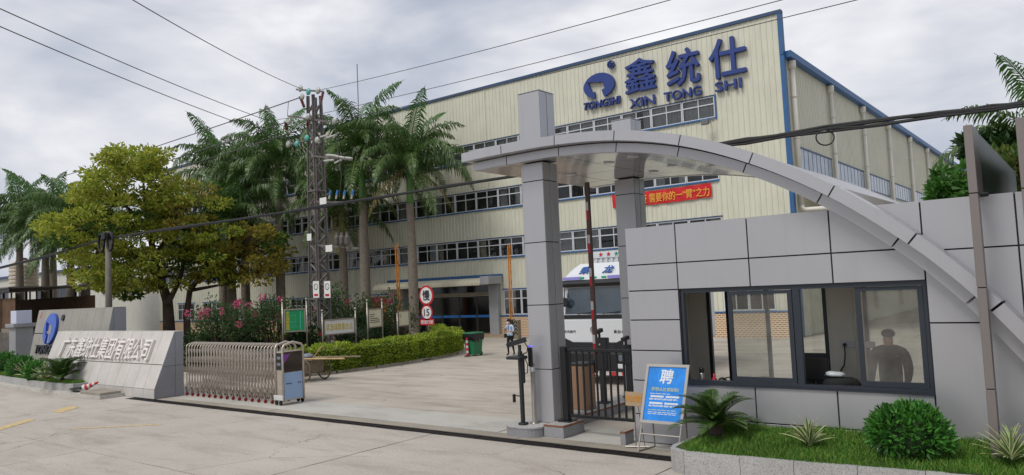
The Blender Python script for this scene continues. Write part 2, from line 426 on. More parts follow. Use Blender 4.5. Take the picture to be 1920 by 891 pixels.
# parapet, corner trims and seams
mb = MB().box(XL, XR + .12, YF - .1, YF + .25, 16.18, 16.35); mb.build('parapet_cap', m_dblue, fac)
MB().box(XR - .08, XR + .1, YF - .08, YF + .3, 14.05, 16.18).build('corner_trim', m_blue, fac)
MB().box(XR - .08, XR + .12, YF - .07, YF + .25, 0, 14.02).build('corner_trim', m_blue, fac)
for x in (-15.42, -31.1, -45.2, -58.8):
    for a, b in ((1.34, 5.0), (6.33, 8.18), (9.53, 11.48), (12.74, 16.15)):
        if x > -16 and a < 12: pass
        MB().box(x - .03, x + .03, YF - .045, YF, a, b).build('sheet_joint', m_clad, fac)
for a, b in ROWS:
    MB().box(WX1, WX0, YF - .1, YF + .05, a - .085, a - .003).build('sill_trim', m_blue, fac)
    MB().box(WX1, WX0 + .05, YF - .06, YF + .05, b + .002, b + .06).build('head_trim', m_dblue, fac)
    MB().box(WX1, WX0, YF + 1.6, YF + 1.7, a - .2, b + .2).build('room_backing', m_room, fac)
MB().box(WX0, WX0 + .08, YF - .07, YF + .05, ROWS[2][0] - .12, ROWS[2][1] + .06).build('window_end_trim', m_blue, fac)
def window(x0, x1, z0, z1, y, par, cols=2, split=.36, panes=True, fm=m_white, curtain=None, rw=None):
    """one framed unit: outer frame, mullions, transom; glass panes and a curtain hang behind as sub-parts"""
    w = .055; mb = MB()
    mb.box(x0, x0 + w, y - .03, y + .04, z0, z1); mb.box(x1 - w, x1, y - .03, y + .04, z0, z1)
    mb.box(x0 + w, x1 - w, y - .03, y + .04, z0, z0 + w); mb.box(x0 + w, x1 - w, y - .03, y + .04, z1 - w, z1)
    zt = z1 - (z1 - z0) * split; cw = (x1 - x0) / cols
    mb.box(x0 + w, x1 - w, y - .022, y + .03, zt - w / 2, zt + w / 2)
    for c in range(1, cols):
        mb.box(x0 + c*cw - .022, x0 + c*cw + .022, y - .022, y + .03, z0 + w, zt - w / 2); mb.box(x0 + c*cw - .022, x0 + c*cw + .022, y - .022, y + .03, zt + w / 2, z1 - w)
    o = mb.build('window', fm, par, fix=False)
    cells = [(x0 + c*cw, x0 + (c+1)*cw, a, b) for c in range(cols) for a, b in ((z0, zt), (zt, z1))]
    if panes:
        for (a, b, c, d) in cells:
            tl = random.uniform(-.006, .006)
            MB().quad((a + .03, y + .008 + tl, c + .03), (b - .03, y + .008 - tl, c + .03), (b - .03, y + .008 - tl, d - .03), (a + .03, y + .008 + tl, d - .03)).build('pane', m_pane, o, fix=False)
    else:
        p = MB()
        for (a, b, c, d) in cells: p.quad((a + .03, y + .008, c + .03), (b - .03, y + .008, c + .03), (b - .03, y + .008, d - .03), (a + .03, y + .008, d - .03))
        p.build('panes', m_pane, o, fix=False)
    if curtain:
        for (a, b) in curtain:
            p = MB(); n = max(4, int((b - a) * (x1 - x0) / .045)); k = len(p.v)
            for i in range(n + 1):
                u = x0 + (a + (b - a) * i / n) * (x1 - x0); yy = y + .16 + .035 * math.sin(i * 1.55 + x0) + random.uniform(-.01, .01)
                p.v += [(u, yy, z0 + .02), (u, yy, z1 - .02)]
            for i in range(n): p.f.append((k + 2*i, k + 2*i + 2, k + 2*i + 3, k + 2*i + 1))
            p.build('curtain', random.choice((m_curt, m_curt, m_curt2)) if rw != 2 else m_curt, o, fix=False)
    return o
rc = random.Random(11)
for r, (a, b) in enumerate(ROWS):
    for k in range(NW):
        x1 = WX0 - k * WM; x0 = x1 - WM
        cu = None
        if r == 2: cu = [(0, 1)] if rc.random() < .8 else [(0, .45), (.7, 1)]
        elif rc.random() < (.62 if r == 0 else .28):
            s = rc.uniform(.25, .5); cu = rc.choice([[(0, s)], [(1 - s, 1)], [(0, s * .7), (1 - s * .7, 1)]])
        if r == 0 and k in (4, 5, 6): cu = [(0, 1)]
        window(x0 + .012, x1 - .012, a, b, YF + .0, fac, panes=k < 25, curtain=cu, rw=r)
for i, (a, b) in enumerate(gwin):
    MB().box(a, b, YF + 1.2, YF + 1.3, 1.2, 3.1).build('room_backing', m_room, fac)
    n = 2
    for k in range(n):
        w_ = (b - a) / n; window(a + k*w_ + .01, a + (k+1)*w_ - .01, *GZ, YF, fac, panes=True, curtain=[(.0, .3)] if i % 3 == 2 else None)
    MB().box(a - .08, b + .08, YF - .06, YF - .001, GZ[1] + .003, GZ[1] + .07).build('head_trim', m_blue, fac)
# side wall with gutter, downpipes and strip windows
PY_ = [38.7, 45.6, 53.1, 60.7, 68.6, 76.4, 84.3, 91.9, 100.1]
sh = [(PY_[i] + .75, PY_[i+1] - .25, 8.42, 9.62) for i in range(6)]
mb = MB(); clad(mb, YF + .25, 103, 0, 14.0, sh, lambda u, d, z: (XR + d, u, z)); mb.build('side_cladding', m_clad, fac, fix=False)
MB().box(XR - .1, XR + .38, YF + .25, 103.2, 13.95, 14.28).build('gutter', m_blue, fac)
m_pvc = mat('white plastic pipe', '#d6d2c6', .45, var=.05, dirt=.12)
for i, y in enumerate(PY_):
    mb = MB().tube([(XR + .2, y, 13.6), (XR + .2, y, .6 if i else 6.5)], .12, 10)
    mb.lathe((XR + .2, y, 13.45), [(.13, 0), (.2, .12), (.2, .42), (.1, .5)], 10)
    for z in (12.0, 9.9, 7.8): mb.lathe((XR + .2, y, z), [(.145, 0), (.145, .1)], 10)
    if i == 0: mb.tube([(XR + .2, y, 6.5), (XR + .26, y, 6.34), (XR + .4, y, 6.28), (XR + 2.2, y, 6.26)], .12, 10)
    mb.build('downpipe', m_pvc, fac, smooth=True)
m_haze = mat('dusty side glass', '#a3adb8', .25, var=.2, scale=1.5, spec=.6)
for (a, b, z0, z1) in sh:
    mb = MB(); x = XR + .02
    mb.box(x, x + .05, a, b, z0, z0 + .06); mb.box(x, x + .05, a, b, z1 - .08, z1); n = 8; w_ = (b - a) / n
    for k in range(n + 1): mb.box(x + .002, x + .028, a + k*w_ - .03, a + k*w_ + .03, z0 + .06, z1 - .08)
    o = mb.build('window', m_dblue, fac)
    for k in range(n): MB().quad((x + .02, a + k*w_ + .03, z0 + .05), (x + .02, a + (k+1)*w_ - .03, z0 + .05), (x + .02, a + (k+1)*w_ - .03, z1 - .06), (x + .02, a + k*w_ + .03, z1 - .06)).build('pane', m_haze, o, fix=False)
MB().box(XL, XR - .05, YF + .3, 103, 13.8, 13.9).build('roof', mat('grey roof sheet', '#8f9499', .6), fac)
MB().box(XL - .1, XL, YF, 103, 0, 16.2).build('end_wall', m_clad, fac)
# floodlight on the wall under the top windows
mb = MB().box(-16.0, -15.2, YF - .55, YF - .5, 11.34, 11.38); mb.box(-15.72, -15.68, YF - .5, YF, 11.3, 11.34); mb.bevbox(-15.95, -15.55, YF - .7, YF - .52, 11.1, 11.36, .02)
mb.build('floodlight', mat('dull lamp metal', '#6d6f70', .5, .4), fac)
# entrance: porch awning, posts, dark glass doors, steps
m_grey = mat('grey tile post', '#9b9c9e', .5, var=.06)
m_awn = mat('awning sheet', '#c8c2ab', .5, var=.08, dirt=.25)
en = MB(); n = 46
for i in range(n):
    x0 = -40.9 + i * (10.0 / n); x1 = x0 + 10.0 / n; xm = (x0 + x1) / 2
    prof = [(YF - .05, 3.72), (YF - .9, 3.70), (YF - 1.35, 3.62), (YF - 1.55, 3.42), (YF - 1.56, 3.3)]
    for (ya, za), (yb, zb) in zip(prof, prof[1:]):
        en.quad((x0, ya, za), (xm, ya, za + .09), (xm, yb - .03, zb + .03), (x0, yb, zb)); en.quad((xm, ya, za + .09), (x1, ya, za), (x1, yb, zb), (xm, yb - .03, zb + .03))
en.build('awning', m_awn, fac, fix=False)
MB().box(-40.9, -30.2, YF - .12, YF - .06, 3.74, 3.98).build('awning_flashing', m_blue, fac)
MB().box(-30.9, -30.2, YF - 1.5, YF - .13, 3.35, 3.86).build('awning_end', m_grey, fac)
for x in (-39.9, -31.25):
    MB().bevbox(x, x + .75, YF - .3, YF + .4, .0, 3.34, .02).build('entrance_post', m_grey, fac)
MB().box(-39.2, -31.2, YF + .38, YF + 3, 0.0, .16).build('lobby_floor', m_grey, fac)
m_dglass = mat('dark door glass', '#0b0d0f', .08, var=.1, spec=.6)
m_dk = mat('dark bronze frame', '#3b3a36', .5)
for i in range(5):
    x0 = -39.1 + i * 1.58
    d = MB(); d.box(x0, x0 + .06, YF + .30, YF + .36, .16, 2.6); d.box(x0 + 1.5, x0 + 1.56, YF + .30, YF + .36, .16, 2.6); d.box(x0 + .06, x0 + 1.5, YF + .30, YF + .36, 2.53, 2.6); d.box(x0 + .06, x0 + 1.5, YF + .30, YF + .36, .16, .24)
    d = d.build('door', m_dk, fac)
    MB().box(x0 + .06, x0 + 1.5, YF + .32, YF + .34, .24, 2.53).build('pane', m_dglass, d)
    MB().box(x0 + .06, x0 + 1.5, YF + .312, YF + .318, 1.2, 1.36).build('blue_stripe', mat('blue door film', '#2f78c4', .4), d)
MB().box(-39.2, -31.2, YF + .30, YF + .4, 2.62, 2.86).build('door_lintel', mat('tan lintel', '#8d8775', .6), fac)
MB().box(-39.2, -31.2, YF + .42, YF + .5, 2.86, 3.5).build('door_transom', m_dglass, fac)
for k, (d_, z) in enumerate(((1.1, .08), (.7, .16))):
    MB().box(-39.6, -29.6 + .3 * (1 - k), YF - d_, YF + .29, 0.08 * k, z - .002).build('step', mat('entrance step stone', '#a08e78', .7), fac)
# big letters and emblem on the front
m_sign = mat('blue sign face', '#21397c', .45, var=.08, scale=2)
YS = YF - .16
for ch, x, z, w_, h_ in (('鑫', -19.6, 14.66, 1.9, 1.86), ('统', -17.0, 14.54, 1.9, 1.95), ('仕', -14.5, 14.52, 1.95, 2.05)):
    text('sign_character', ch, m_sign, fac, (w_, h_), face_minus_y(x, YS, z), .2, .016)
for s, x, w_, z in (('XIN', -19.55, 1.55, 13.15), ('TONG', -17.12, 2.15, 13.12), ('SHI', -14.55, 1.4, 13.08)):
    text('sign_word', s, m_sign, fac, (w_, .5), face_minus_y(x, YS, z - .03), .16, .03)
text('emblem_word', 'TONGSHI', m_sign, fac, (2.45, .42), face_minus_y(-22.15, YS, 13.52), .16, .03, .25)
text('registered_mark', '®', m_sign, fac, (.46, .46), face_minus_y(-21.42, YS, 15.66), .14, .02)
def emblem(cx, cz, rx, rz):
    """disc with a sail-shaped notch that opens downwards"""
    pts = []
    a0, a1 = R_(-72), R_(252)
    for i in range(41):
        a = a0 + (a1 - a0) * i / 40; pts.append((cx + rx * math.cos(a), cz + rz * math.sin(a)))
    pts += [(cx - .30*rx, cz - .42*rz), (cx - .46*rx, cz - .40*rz), (cx - .72*rx, cz + .45*rz), (cx + .28*rx, cz + .22*rz), (cx + .36*rx, cz - .30*rz), (cx + .16*rx, cz - .38*rz)]
    return pts
MB().prism(emblem(-22.27, 14.58, 1.04, .74), YS - .08, YS + .08).build('emblem', m_sign, fac)
# banner hanging on the front
bn = thing('red_banner', 'long red cloth banner with yellow writing on the factory wall', 'banner', (-18.8, YF - .1, 7.35))
mb = MB(); nx, nz = 60, 5
for i in range(nx + 1):
    for j in range(nz + 1):
        u = i / nx; x = -21.85 + u * 6.0; sg = .06 * math.sin(u * math.pi) + .012 * math.sin(u * 47 + j)
        mb.v.append((x, YF - .10 + .022 * math.sin(u * 38 + j * 1.1), 7.36 + .74 * j / nz - sg * (1 - .3 * j / nz)))
for i in range(nx):
    for j in range(nz): k = i * (nz + 1) + j; mb.f.append((k, k + nz + 1, k + nz + 2, k + 1))
mb.build('cloth', mat('red banner cloth', '#c4202a', .8, var=.1, scale=4), bn, smooth=True, fix=False)
text('writing', '疫 需要你的一“臂”之力', mat('yellow banner print', '#e0a03c', .7), bn, (4.05, .5), face_minus_y(-17.98, YF - .14, 7.67), .01, .012)
# lean-to along the side wall
lt = thing('lean_to_roof', 'white corrugated lean-to roof against the factory side wall', 'roof', (-9.4, 55, 0))
mb = MB()
for i in range(140):
    y0 = 39.2 + i * .25
    mb.quad((XR + .08, y0, 8.2), (-6.6, y0, 5.0), (-6.6, y0 + .2, 5.0), (XR + .08, y0 + .2, 8.2)); mb.quad((XR + .08, y0 + .2, 8.2), (-6.6, y0 + .2, 5.0), (-6.6, y0 + .225, 5.04), (XR + .08, y0 + .225, 8.24)); mb.quad((XR + .08, y0 + .225, 8.24), (-6.6, y0 + .225, 5.04), (-6.6, y0 + .25, 5.0), (XR + .08, y0 + .25, 8.2))
mb.build('roof_sheet', mat('white roof sheet', '#c8c9c8', .5, var=.05, dirt=.2), lt, fix=False)
mb = MB()
for y in (39.3, 48, 57, 66, 74): mb.box(-6.8, -6.65, y, y + .15, 0, 4.95)
mb.build('posts', m_grey, lt)

# ------------------------------------------------------------------ gateway canopy
m_alu = mat('grey aluminium panel', '#b0b0b3', .33, .45, .025, .9, spec=.5, rnd=.035, dirt=.10)
m_gap = mat('dark joint sealant', '#1b1c20', .8)
m_sof = mat('polished soffit panel', '#a3a3a6', .13, .75, .03, 1.5)
can = thing('gate_canopy', 'grey panelled gateway canopy with a sweeping arched edge on two square pillars', 'canopy', (-8, 15, 0))
ARC = [(-11.6, 6.06), (-11.04, 6.08), (-9.89, 6.10), (-8.5, 6.085), (-7.11, 5.96), (-5.75, 5.65), (-4.43, 5.12), (-3.16, 4.39), (-2.06, 3.53), (-1.45, 2.93), (-1.11, 2.53), (-.9, 2.26), (-.35, 1.52), (.2, .72), (.75, -.15), (1.2, -.9)]
def arc_z(x):
    for i in range(1, len(ARC) - 2):
        if ARC[i][0] <= x <= ARC[i+1][0]:
            p0, p1, p2, p3 = ARC[i-1], ARC[i], ARC[i+1], ARC[i+2]
            t = (x - p1[0]) / (p2[0] - p1[0])
            m1 = (p2[1] - p0[1]) / (p2[0] - p0[0]) * (p2[0] - p1[0]); m2 = (p3[1] - p1[1]) / (p3[0] - p1[0]) * (p2[0] - p1[0])
            return (2*t**3 - 3*t**2 + 1) * p1[1] + (t**3 - 2*t**2 + t) * m1 + (-2*t**3 + 3*t**2) * p2[1] + (t**3 - t**2) * m2
    return ARC[-2][1]
def arc_off(x, d):
    s = (arc_z(x + .01) - arc_z(x - .01)) / .02 if x > -11 else 0
    l = math.hypot(1, s); return (x - d * -s / l * 1.0, arc_z(x) - d / l)   # d below the top edge, measured square to the curve
def arc_piece(x0, x1, d0, d1, y0, y1, n=6, gap=.011):
    xs = [x0 + gap + (x1 - x0 - 2*gap) * i / n for i in range(n + 1)]
    up = [arc_off(x, d0) for x in xs]; lo = [arc_off(x, d1) for x in xs]
    mb = MB(); k = 0
    for a, b in zip(up, lo):
        mb.v += [(a[0], y0, a[1]), (a[0], y1, a[1]), (b[0], y0, b[1]), (b[0], y1, b[1])]
    for i in range(n):
        o = 4 * i; p = o + 4
        mb.f += [(o, p, p+1, o+1), (o+2, o+3, p+3, p+2), (o, o+2, p+2, p), (o+1, p+1, p+3, o+3)]
    mb.f += [(0, 1, 3, 2), (4*n, 4*n+2, 4*n+3, 4*n+1)]
    return mb
UJ = [-11.04, -9.9, -8.51, -7.12, -5.77, -4.48, -3.22, -2.12, -1.12, -.2, .7]
LJ = [-10.94, -9.96, -8.58, -7.2, -5.87, -4.61, -3.37, -2.27, -1.3, -.4, .5]
YB = 18.1
for i in range(len(UJ) - 1):
    full = UJ[i+1] < -3.1
    arc_piece(UJ[i], UJ[i+1], 0, .192, 12.5, 12.9 if full else 12.985).build('upper_fascia_panel', m_alu, can)
    if full: arc_piece(UJ[i], UJ[i+1], 0, .192, YB - .4, YB).build('back_fascia_panel', m_alu, can)
for i in range(len(LJ) - 1):
    full = LJ[i+1] < -3.1
    arc_piece(LJ[i], LJ[i+1], .212, .385, 12.75, 12.95 if full else 12.987).build('lower_fascia_panel', m_alu, can)
    if full: arc_piece(LJ[i], LJ[i+1], .2, .385, YB - .45, YB - .25).build('back_lower_panel', m_alu, can)
arc_piece(-11.02, .68, .02, .19, 12.7, 12.984, 60).build('band_core', m_gap, can)
arc_piece(-11.03, -3.25, .012, .18, 12.9, YB - .4, 40).build('canopy_deck', m_alu, can)
SY = [12.96, 14.25, 15.55, 16.85, 17.64]
for i in range(6):
    for j in range(4):
        arc_piece(LJ[i], LJ[i+1], .36, .378, SY[j] + .008, SY[j+1] - .008, 8, .009).build('soffit_panel', m_sof, can)
arc_piece(-10.92, -3.4, .30, .335, 12.95, YB - .45, 40).build('soffit_backing', m_gap, can)
MB().box(-10.94, -10.9, 12.96, YB - .46, 5.71, 5.9).build('end_panel', m_alu, can)
m_lamp = mat('downlight lens', '#b9b9b4', .3)
for (x, y) in ((-8.3, 14.3), (-8.3, 16.4), (-7.3, 13.6), (-7.3, 15.4), (-5.9, 14.4), (-9.9, 15.2)):
    p = arc_off(x, .385); d = MB().lathe((p[0], y, p[1] - .012), [(.12, 0), (.12, .02)], 20).build('downlight_ring', m_white, can)
    MB().lathe((p[0], y, p[1] - .016), [(.085, 0), (.085, .003)], 18).build('lens', m_lamp, d)
def clad_post(x0, x1, y0, y1, zs, split_y=True):
    """square post of proud panels over a dark core"""
    p = MB().box(x0 + .02, x1 - .02, y0 + .02, y1 - .02, zs[0], zs[-1]).build('pillar', m_gap, can)
    ym = (y0 + y1) / 2; g_ = .009; t_ = .02
    for a, b in zip(zs, zs[1:]):
        a += g_; b -= g_
        MB().bevbox(x0, x1, y0, y0 + t_, a, b, .003).build('cladding_panel', m_alu, p)
        MB().bevbox(x1 - t_, x1, y0 + t_ + .003, ym - g_, a, b, .003).build('cladding_panel', m_alu, p)
        MB().bevbox(x1 - t_, x1, ym + g_, y1 - t_ - .003, a, b, .003).build('cladding_panel', m_alu, p)
        MB().bevbox(x0, x0 + t_, y0 + t_ + .003, y1 - t_ - .003, a, b, .003).build('cladding_panel', m_alu, p)
        MB().bevbox(x0, x1, y1 - t_, y1, a, b, .003).build('cladding_panel', m_alu, p)
    return p
PZ = [.2, 1.31, 2.66, 3.99, 5.31, 5.705]
clad_post(-9.76, -9.2, 13.0, 13.56, PZ); clad_post(-9.76, -9.2, 17.0, 17.56, PZ)
clad_post(-9.76, -9.2, 13.0, 13.56, [6.085, 7.25]); clad_post(-9.76, -9.2, 17.0, 17.56, [6.085, 7.25])
MB().box(-9.77, -9.19, 12.99, 13.57, 7.25, 7.262).build('pillar_cap', m_alu, can); MB().box(-9.77, -9.19, 16.99, 17.57, 7.25, 7.262).build('pillar_cap', m_alu, can)

# ------------------------------------------------------------------ guardhouse
gh = thing('guardhouse', 'grey panelled gate guardhouse with a wide sliding service window', 'building', (-4, 14.5, 0))
m_slate = mat('slate window frame', '#2b323b', .4, .1, .06)
m_int = mat('painted plaster', '#dcd9d0', .85, var=.04, dirt=.06)
core = MB()
YG = 13.0
HX = (-6.22, -2.14); HZ = (1.165, 2.885)
for (a, b, c, d) in ((-7.28, HX[0], 0, 4.08), (HX[1], 2.5, 0, 4.08), (HX[0], HX[1], 0, HZ[0]), (HX[0], HX[1], HZ[1], 4.08)): core.box(a, b, YG + .022, YG + .1, c, d)
core.build('wall_core', m_gap, gh)
def pan(x0, x1, z0, z1): MB().bevbox(x0 + .011, x1 - .011, YG, YG + .02, z0 + .011, z1 - .011, .003).build('wall_panel', m_alu, gh)
Z7 = [0, .53, 1.17, 1.74, 2.32, 2.88, 3.38, 4.11]
for a, b in zip(Z7, Z7[1:]): pan(-7.3, -6.235, a, b)
for x0, x1 in ((-6.235, -4.865), (-4.865, -3.48), (-3.48, -2.13)):
    pan(x0, x1, 2.88, 3.38); pan(x0, x1, 3.38, 4.11)
for x0, x1 in ((-6.235, -4.9), (-4.9, -3.54), (-3.54, -2.13)): pan(x0, x1, 0, .53); pan(x0, x1, .53, 1.165)
for x0, x1 in ((-2.13, -.91), (-.91, .5), (.5, 2.5)):
    for a, b in ((0, 2.23), (2.23, 3.33), (3.33, 4.11)): pan(x0, x1, a, b)
# side, back and inside
for a, b in zip(Z7, Z7[1:]):
    for c, d in ((13.02, 14.6), (14.6, 16.4)): MB().box(-7.302, -7.28, c + .006, d - .006, a + .007, b - .007).build('wall_panel', m_alu, gh)
MB().box(-7.279, -7.15, 13.1, 16.4, 0, 4.05).build('side_wall', m_int, gh)
bw = MB(); BX = (-6.76, -4.28); BZ = (.8, 2.95)  # back window made taller to let more daylight into the room
for (a, b, c, d) in ((-7.15, BX[0], .3, 3.1), (BX[1], -3.62, .3, 3.1), (-2.3, -1.6, .3, 3.1), (-3.62, -2.3, .3, BZ[0]), (-3.62, -2.3, BZ[1], 3.1), (BX[0], BX[1], .3, BZ[0]), (BX[0], BX[1], BZ[1], 3.1)): bw.box(a, b, 15.4, 15.52, c, d)
bw.build('back_wall', m_int, gh)
for a, b, c, d in ((13.1, 13.5, .3, 3.1), (15.1, 15.4, .3, 3.1), (13.5, 15.1, 2.6, 3.1)): MB().box(-1.75, -1.6, a, b, c, d).build('inner_wall', m_int, gh)  # unseen doorway left open so more light reaches the room
MB().box(-7.15, -1.6, 13.1, 16.25, .18, .3).build('floor', mat('floor tile', '#b5b1a8', .5), gh)
MB().box(-7.27, 2.4, 13.1, 16.4, 3.1, 4.0).build('roof', m_int, gh)
for a, b, c, d in ((13.1, 13.6, 0, 3.1), (15.9, 16.4, 0, 3.1), (13.6, 15.9, 2.7, 3.1), (13.6, 15.9, 0, .8)): MB().box(2.3, 2.45, a, b, c, d).build('end_wall', m_int, gh)  # unseen end wall, its opening added to brighten the interior
MB().box(-1.6, 2.3, 13.1, 16.4, .18, .3).build('floor', _mats['floor tile'], gh)
# the service window: outer frame, mullion, two sashes
fr = MB(); y0, y1 = YG + .045, YG + .14
fr.box(HX[0], HX[0] + .06, y0, y1, *HZ); fr.box(HX[1] - .05, HX[1], y0, y1, *HZ); fr.box(HX[0] + .06, HX[1] - .05, y0, y1, HZ[1] - .075, HZ[1]); fr.box(HX[0] + .06, HX[1] - .05, y0, y1, HZ[0], HZ[0] + .05); fr.box(-4.17, -4.06, y0, y1, HZ[0] + .05, HZ[1] - .075)
w = fr.build('window_frame', m_slate, gh)
MB().box(HX[0] - .01, HX[1] + .01, YG - .035, YG + .044, HZ[0] - .028, HZ[0] - .004).build('sill', m_slate, w)
m_gl = glass_mat('service window glass', (.82, .85, .82), 1.5, .17, (.45, .43, .39))  # dust layer thickened to paint a pale haze over the room behind
for a, b, yy in ((-5.32, -4.19, 13.06), (-3.18, -2.2, 13.075)):
    s = MB(); z0, z1 = HZ[0] + .055, HZ[1] - .08
    s.box(a, a + .075, yy, yy + .035, z0, z1); s.box(b - .075, b, yy, yy + .035, z0, z1); s.box(a + .075, b - .075, yy, yy + .035, z0, z0 + .085); s.box(a + .075, b - .075, yy, yy + .035, z1 - .06, z1)
    s = s.build('sliding_sash', m_slate, gh)
    MB().quad((a + .06, yy + .018, z0 + .07), (b - .06, yy + .018, z0 + .07), (b - .06, yy + .018, z1 - .05), (a + .06, yy + .018, z1 - .05)).build('pane', m_gl, s, fix=False)
bf = MB(); y0, y1 = 15.42, 15.5
for x in (-6.755, -6.34, -5.5, -4.95, -4.36): bf.box(x, x + .07, y0, y1, *BZ)
bf.box(-4.88, -4.36, y0 + .01, y1 - .01, BZ[0] + .06, 1.5)
bf.box(BX[0], BX[1], y0 + .002, y1 - .002, BZ[0], BZ[0] + .06); bf.box(BX[0], BX[1], y0 + .002, y1 - .002, BZ[1] - .06, BZ[1])
for a, b in ((-3.62, -3.56), (-2.36, -2.3)): bf.box(a, b, y0, y1, *BZ)
for a, b in ((BZ[0], BZ[0] + .06), (BZ[1] - .06, BZ[1])): bf.box(-3.56, -2.36, y0, y1, a, b)
bfo = bf.build('back_window_frame', m_slate, gh)
for a, b in ((-6.27, -5.5), (-4.88, -4.36), (-3.56, -2.36)): MB().quad((a, 15.46, BZ[0] + .05), (b, 15.46, BZ[0] + .05), (b, 15.46, BZ[1] - .05), (a, 15.46, BZ[1] - .05)).build('pane', m_gl, bfo, fix=False)
MB().tube([(-3.75, 15.36, .5), (-3.75, 15.36, 3.05)], .04, 8).build('conduit', m_pvc, gh)
MB().box(-7.149, -7.14, 13.9, 15.1, 1.05, 1.62).build('torn_patch', mat('bare render patch', '#8a7f6e', .95, var=.35, scale=9), gh)
# things inside
m_blk = mat('black plastic', '#17181a', .45, var=.1)
dk = thing('service_desk', 'brown desk behind the guardhouse service window', 'desk', (-4.6, 13.55, .3))
MB().box(-7.0, -2.0, 13.2, 13.95, 1.0, 1.04).build('desktop', mat('desk laminate', '#75604c', .5), dk)
for x in (-6.95, -4.5, -2.06): MB().box(x, x + .05, 13.22, 13.92, .3, 1.0).build('leg', m_blk, dk)
t = thing('steel_thermos', 'tall steel thermos flask at the left of the service window', 'thermos', (-6.05, 13.4, 1.04))
MB().lathe((-6.05, 13.4, 1.04), [(.05, 0), (.055, .01), (.055, .24), (.042, .27)], 16).build('body', mat('brushed steel', '#9a9a98', .3, .8), t, smooth=True)
MB().lathe((-6.05, 13.4, 1.31), [(.044, 0), (.044, .07), (.036, .085)], 16).build('cap', m_blk, t)
t = thing('red_bottle', 'small red bottle on the desk in the open window', 'bottle', (-5.83, 13.45, 1.04))
MB().lathe((-5.83, 13.45, 1.04), [(.045, 0), (.05, .02), (.05, .14), (.018, .19), (.018, .25)], 14).build('body', mat('red plastic', '#b3243a', .35), t, smooth=True)
t = thing('black_kettle', 'squat black electric kettle on the desk in the open window', 'kettle', (-5.66, 13.42, 1.04))
MB().lathe((-5.66, 13.42, 1.04), [(.09, 0), (.105, .03), (.095, .12), (.06, .17), (.02, .19)], 18).build('body', m_blk, t, smooth=True)
MB().tube([(-5.56, 13.42, 1.1), (-5.5, 13.42, 1.17), (-5.52, 13.42, 1.24), (-5.6, 13.42, 1.22)], .012, 8).build('handle', m_blk, t)
t = thing('computer_monitor', 'black computer monitor seen from behind in the open window', 'monitor', (-4.1, 13.75, 1.04))
MB().bevbox(-4.42, -3.86, 13.74, 13.79, 1.2, 1.58, .012).build('screen_back', m_blk, t); MB().box(-4.16, -4.11, 13.79, 13.83, 1.06, 1.3).build('stand', m_blk, t); MB().bevbox(-4.26, -4.0, 13.68, 13.88, 1.04, 1.06, .006).build('foot', m_blk, t)
def blob(name, c, r, m, par, seed, n=2, amp=.2):
    rg = random.Random(seed); bm = bmesh.new(); bmesh.ops.create_icosphere(bm, subdivisions=n, radius=1)
    for v in bm.verts:
        k = 1 + rg.uniform(-amp, amp); v.co = Vector((c[0] + v.co.x * r[0] * k, c[1] + v.co.y * r[1] * k, max(c[2] - r[2] * .8, c[2] + v.co.z * r[2] * k)))
    mb = MB(); bm.verts.index_update(); mb.add([v.co for v in bm.verts], [[v.index for v in f.verts] for f in bm.faces]); bm.free()
    return mb.build(name, m, par, smooth=True)
t = blob('dark_bag', (-3.62, 13.55, 1.16), (.3, .2, .15), mat('dark cloth', '#191b1c', .9), None, 4); tag(t, 'slumped dark cloth bag on the desk', 'bag')
t = blob('plastic_bag', (-3.7, 13.5, 1.345), (.17, .1, .05), mat('white plastic film', '#b6bcc0', .35), None, 5); tag(t, 'crumpled white plastic bag on top of the dark bag', 'bag')
t = blob('towel_heap', (-4.95, 13.62, 1.13), (.3, .18, .11), mat('pale towel', '#b5b1a8', .95), None, 6); tag(t, 'pale crumpled heap of cloth behind the left sash', 'cloth')
t = thing('papers', 'stack of white papers with red print behind the left sash', 'papers', (-4.55, 13.5, 1.04))
for i in range(4): MB().box(-4.72 + .01*i, -4.4 - .008*i, 13.36, 13.6, 1.04 + .011*i, 1.05 + .011*i).build('sheet', mat('paper', '#c9c2bb', .9, var=.1, scale=20), t)
t = thing('wall_socket', 'white socket strip with a plugged-in black lead on the back wall', 'socket', (-3.75, 15.38, 1.6))
MB().bevbox(-4.08, -3.45, 15.35, 15.399, 1.62, 1.74, .01).build('strip', m_white, t); MB().tube([(-3.98, 15.32, 1.68), (-3.97, 15.29, 1.5), (-4.0, 15.29, 1.3), (-4.1, 15.31, 1.15)], .014, 6).build('lead', m_blk, t); MB().lathe((-3.98, 15.35, 1.68), [(.035, 0), (.03, -.05)], 10, 'y').build('plug', m_blk, t)

# ------------------------------------------------------------------ people (one skin surface for each body)
def skinned(name, nodes, edges, m, parent, lvl=2, root=0):
    org = wloc(parent)
    me = bpy.data.meshes.new(name); me.from_pydata([Vector(n[0]) - org for n in nodes], edges, [])
    o = bpy.data.objects.new(name, me); COL.objects.link(o)
    o.modifiers.new('skin', 'SKIN'); sv = me.skin_vertices[0].data
    for i, n in enumerate(nodes): sv[i].radius = (n[1], n[2] if len(n) > 2 else n[1]); sv[i].use_root = i == root
    s = o.modifiers.new('sub', 'SUBSURF'); s.levels = s.render_levels = lvl
    dg = bpy.context.evaluated_depsgraph_get(); m2 = bpy.data.meshes.new_from_object(o.evaluated_get(dg)); bpy.data.objects.remove(o)
    m2.polygons.foreach_set('use_smooth', [True] * len(m2.polygons)); m2.materials.clear()
    for k in (m if isinstance(m, list) else [m]): m2.materials.append(k)
    o = bpy.data.objects.new(name, m2); COL.objects.link(o); o.parent = parent; return o
def paint(o, rules):
    """material slot by height and side, so the body stays one mesh; rules(co) -> slot"""
    for p in o.data.polygons: p.material_index = rules(p.center)
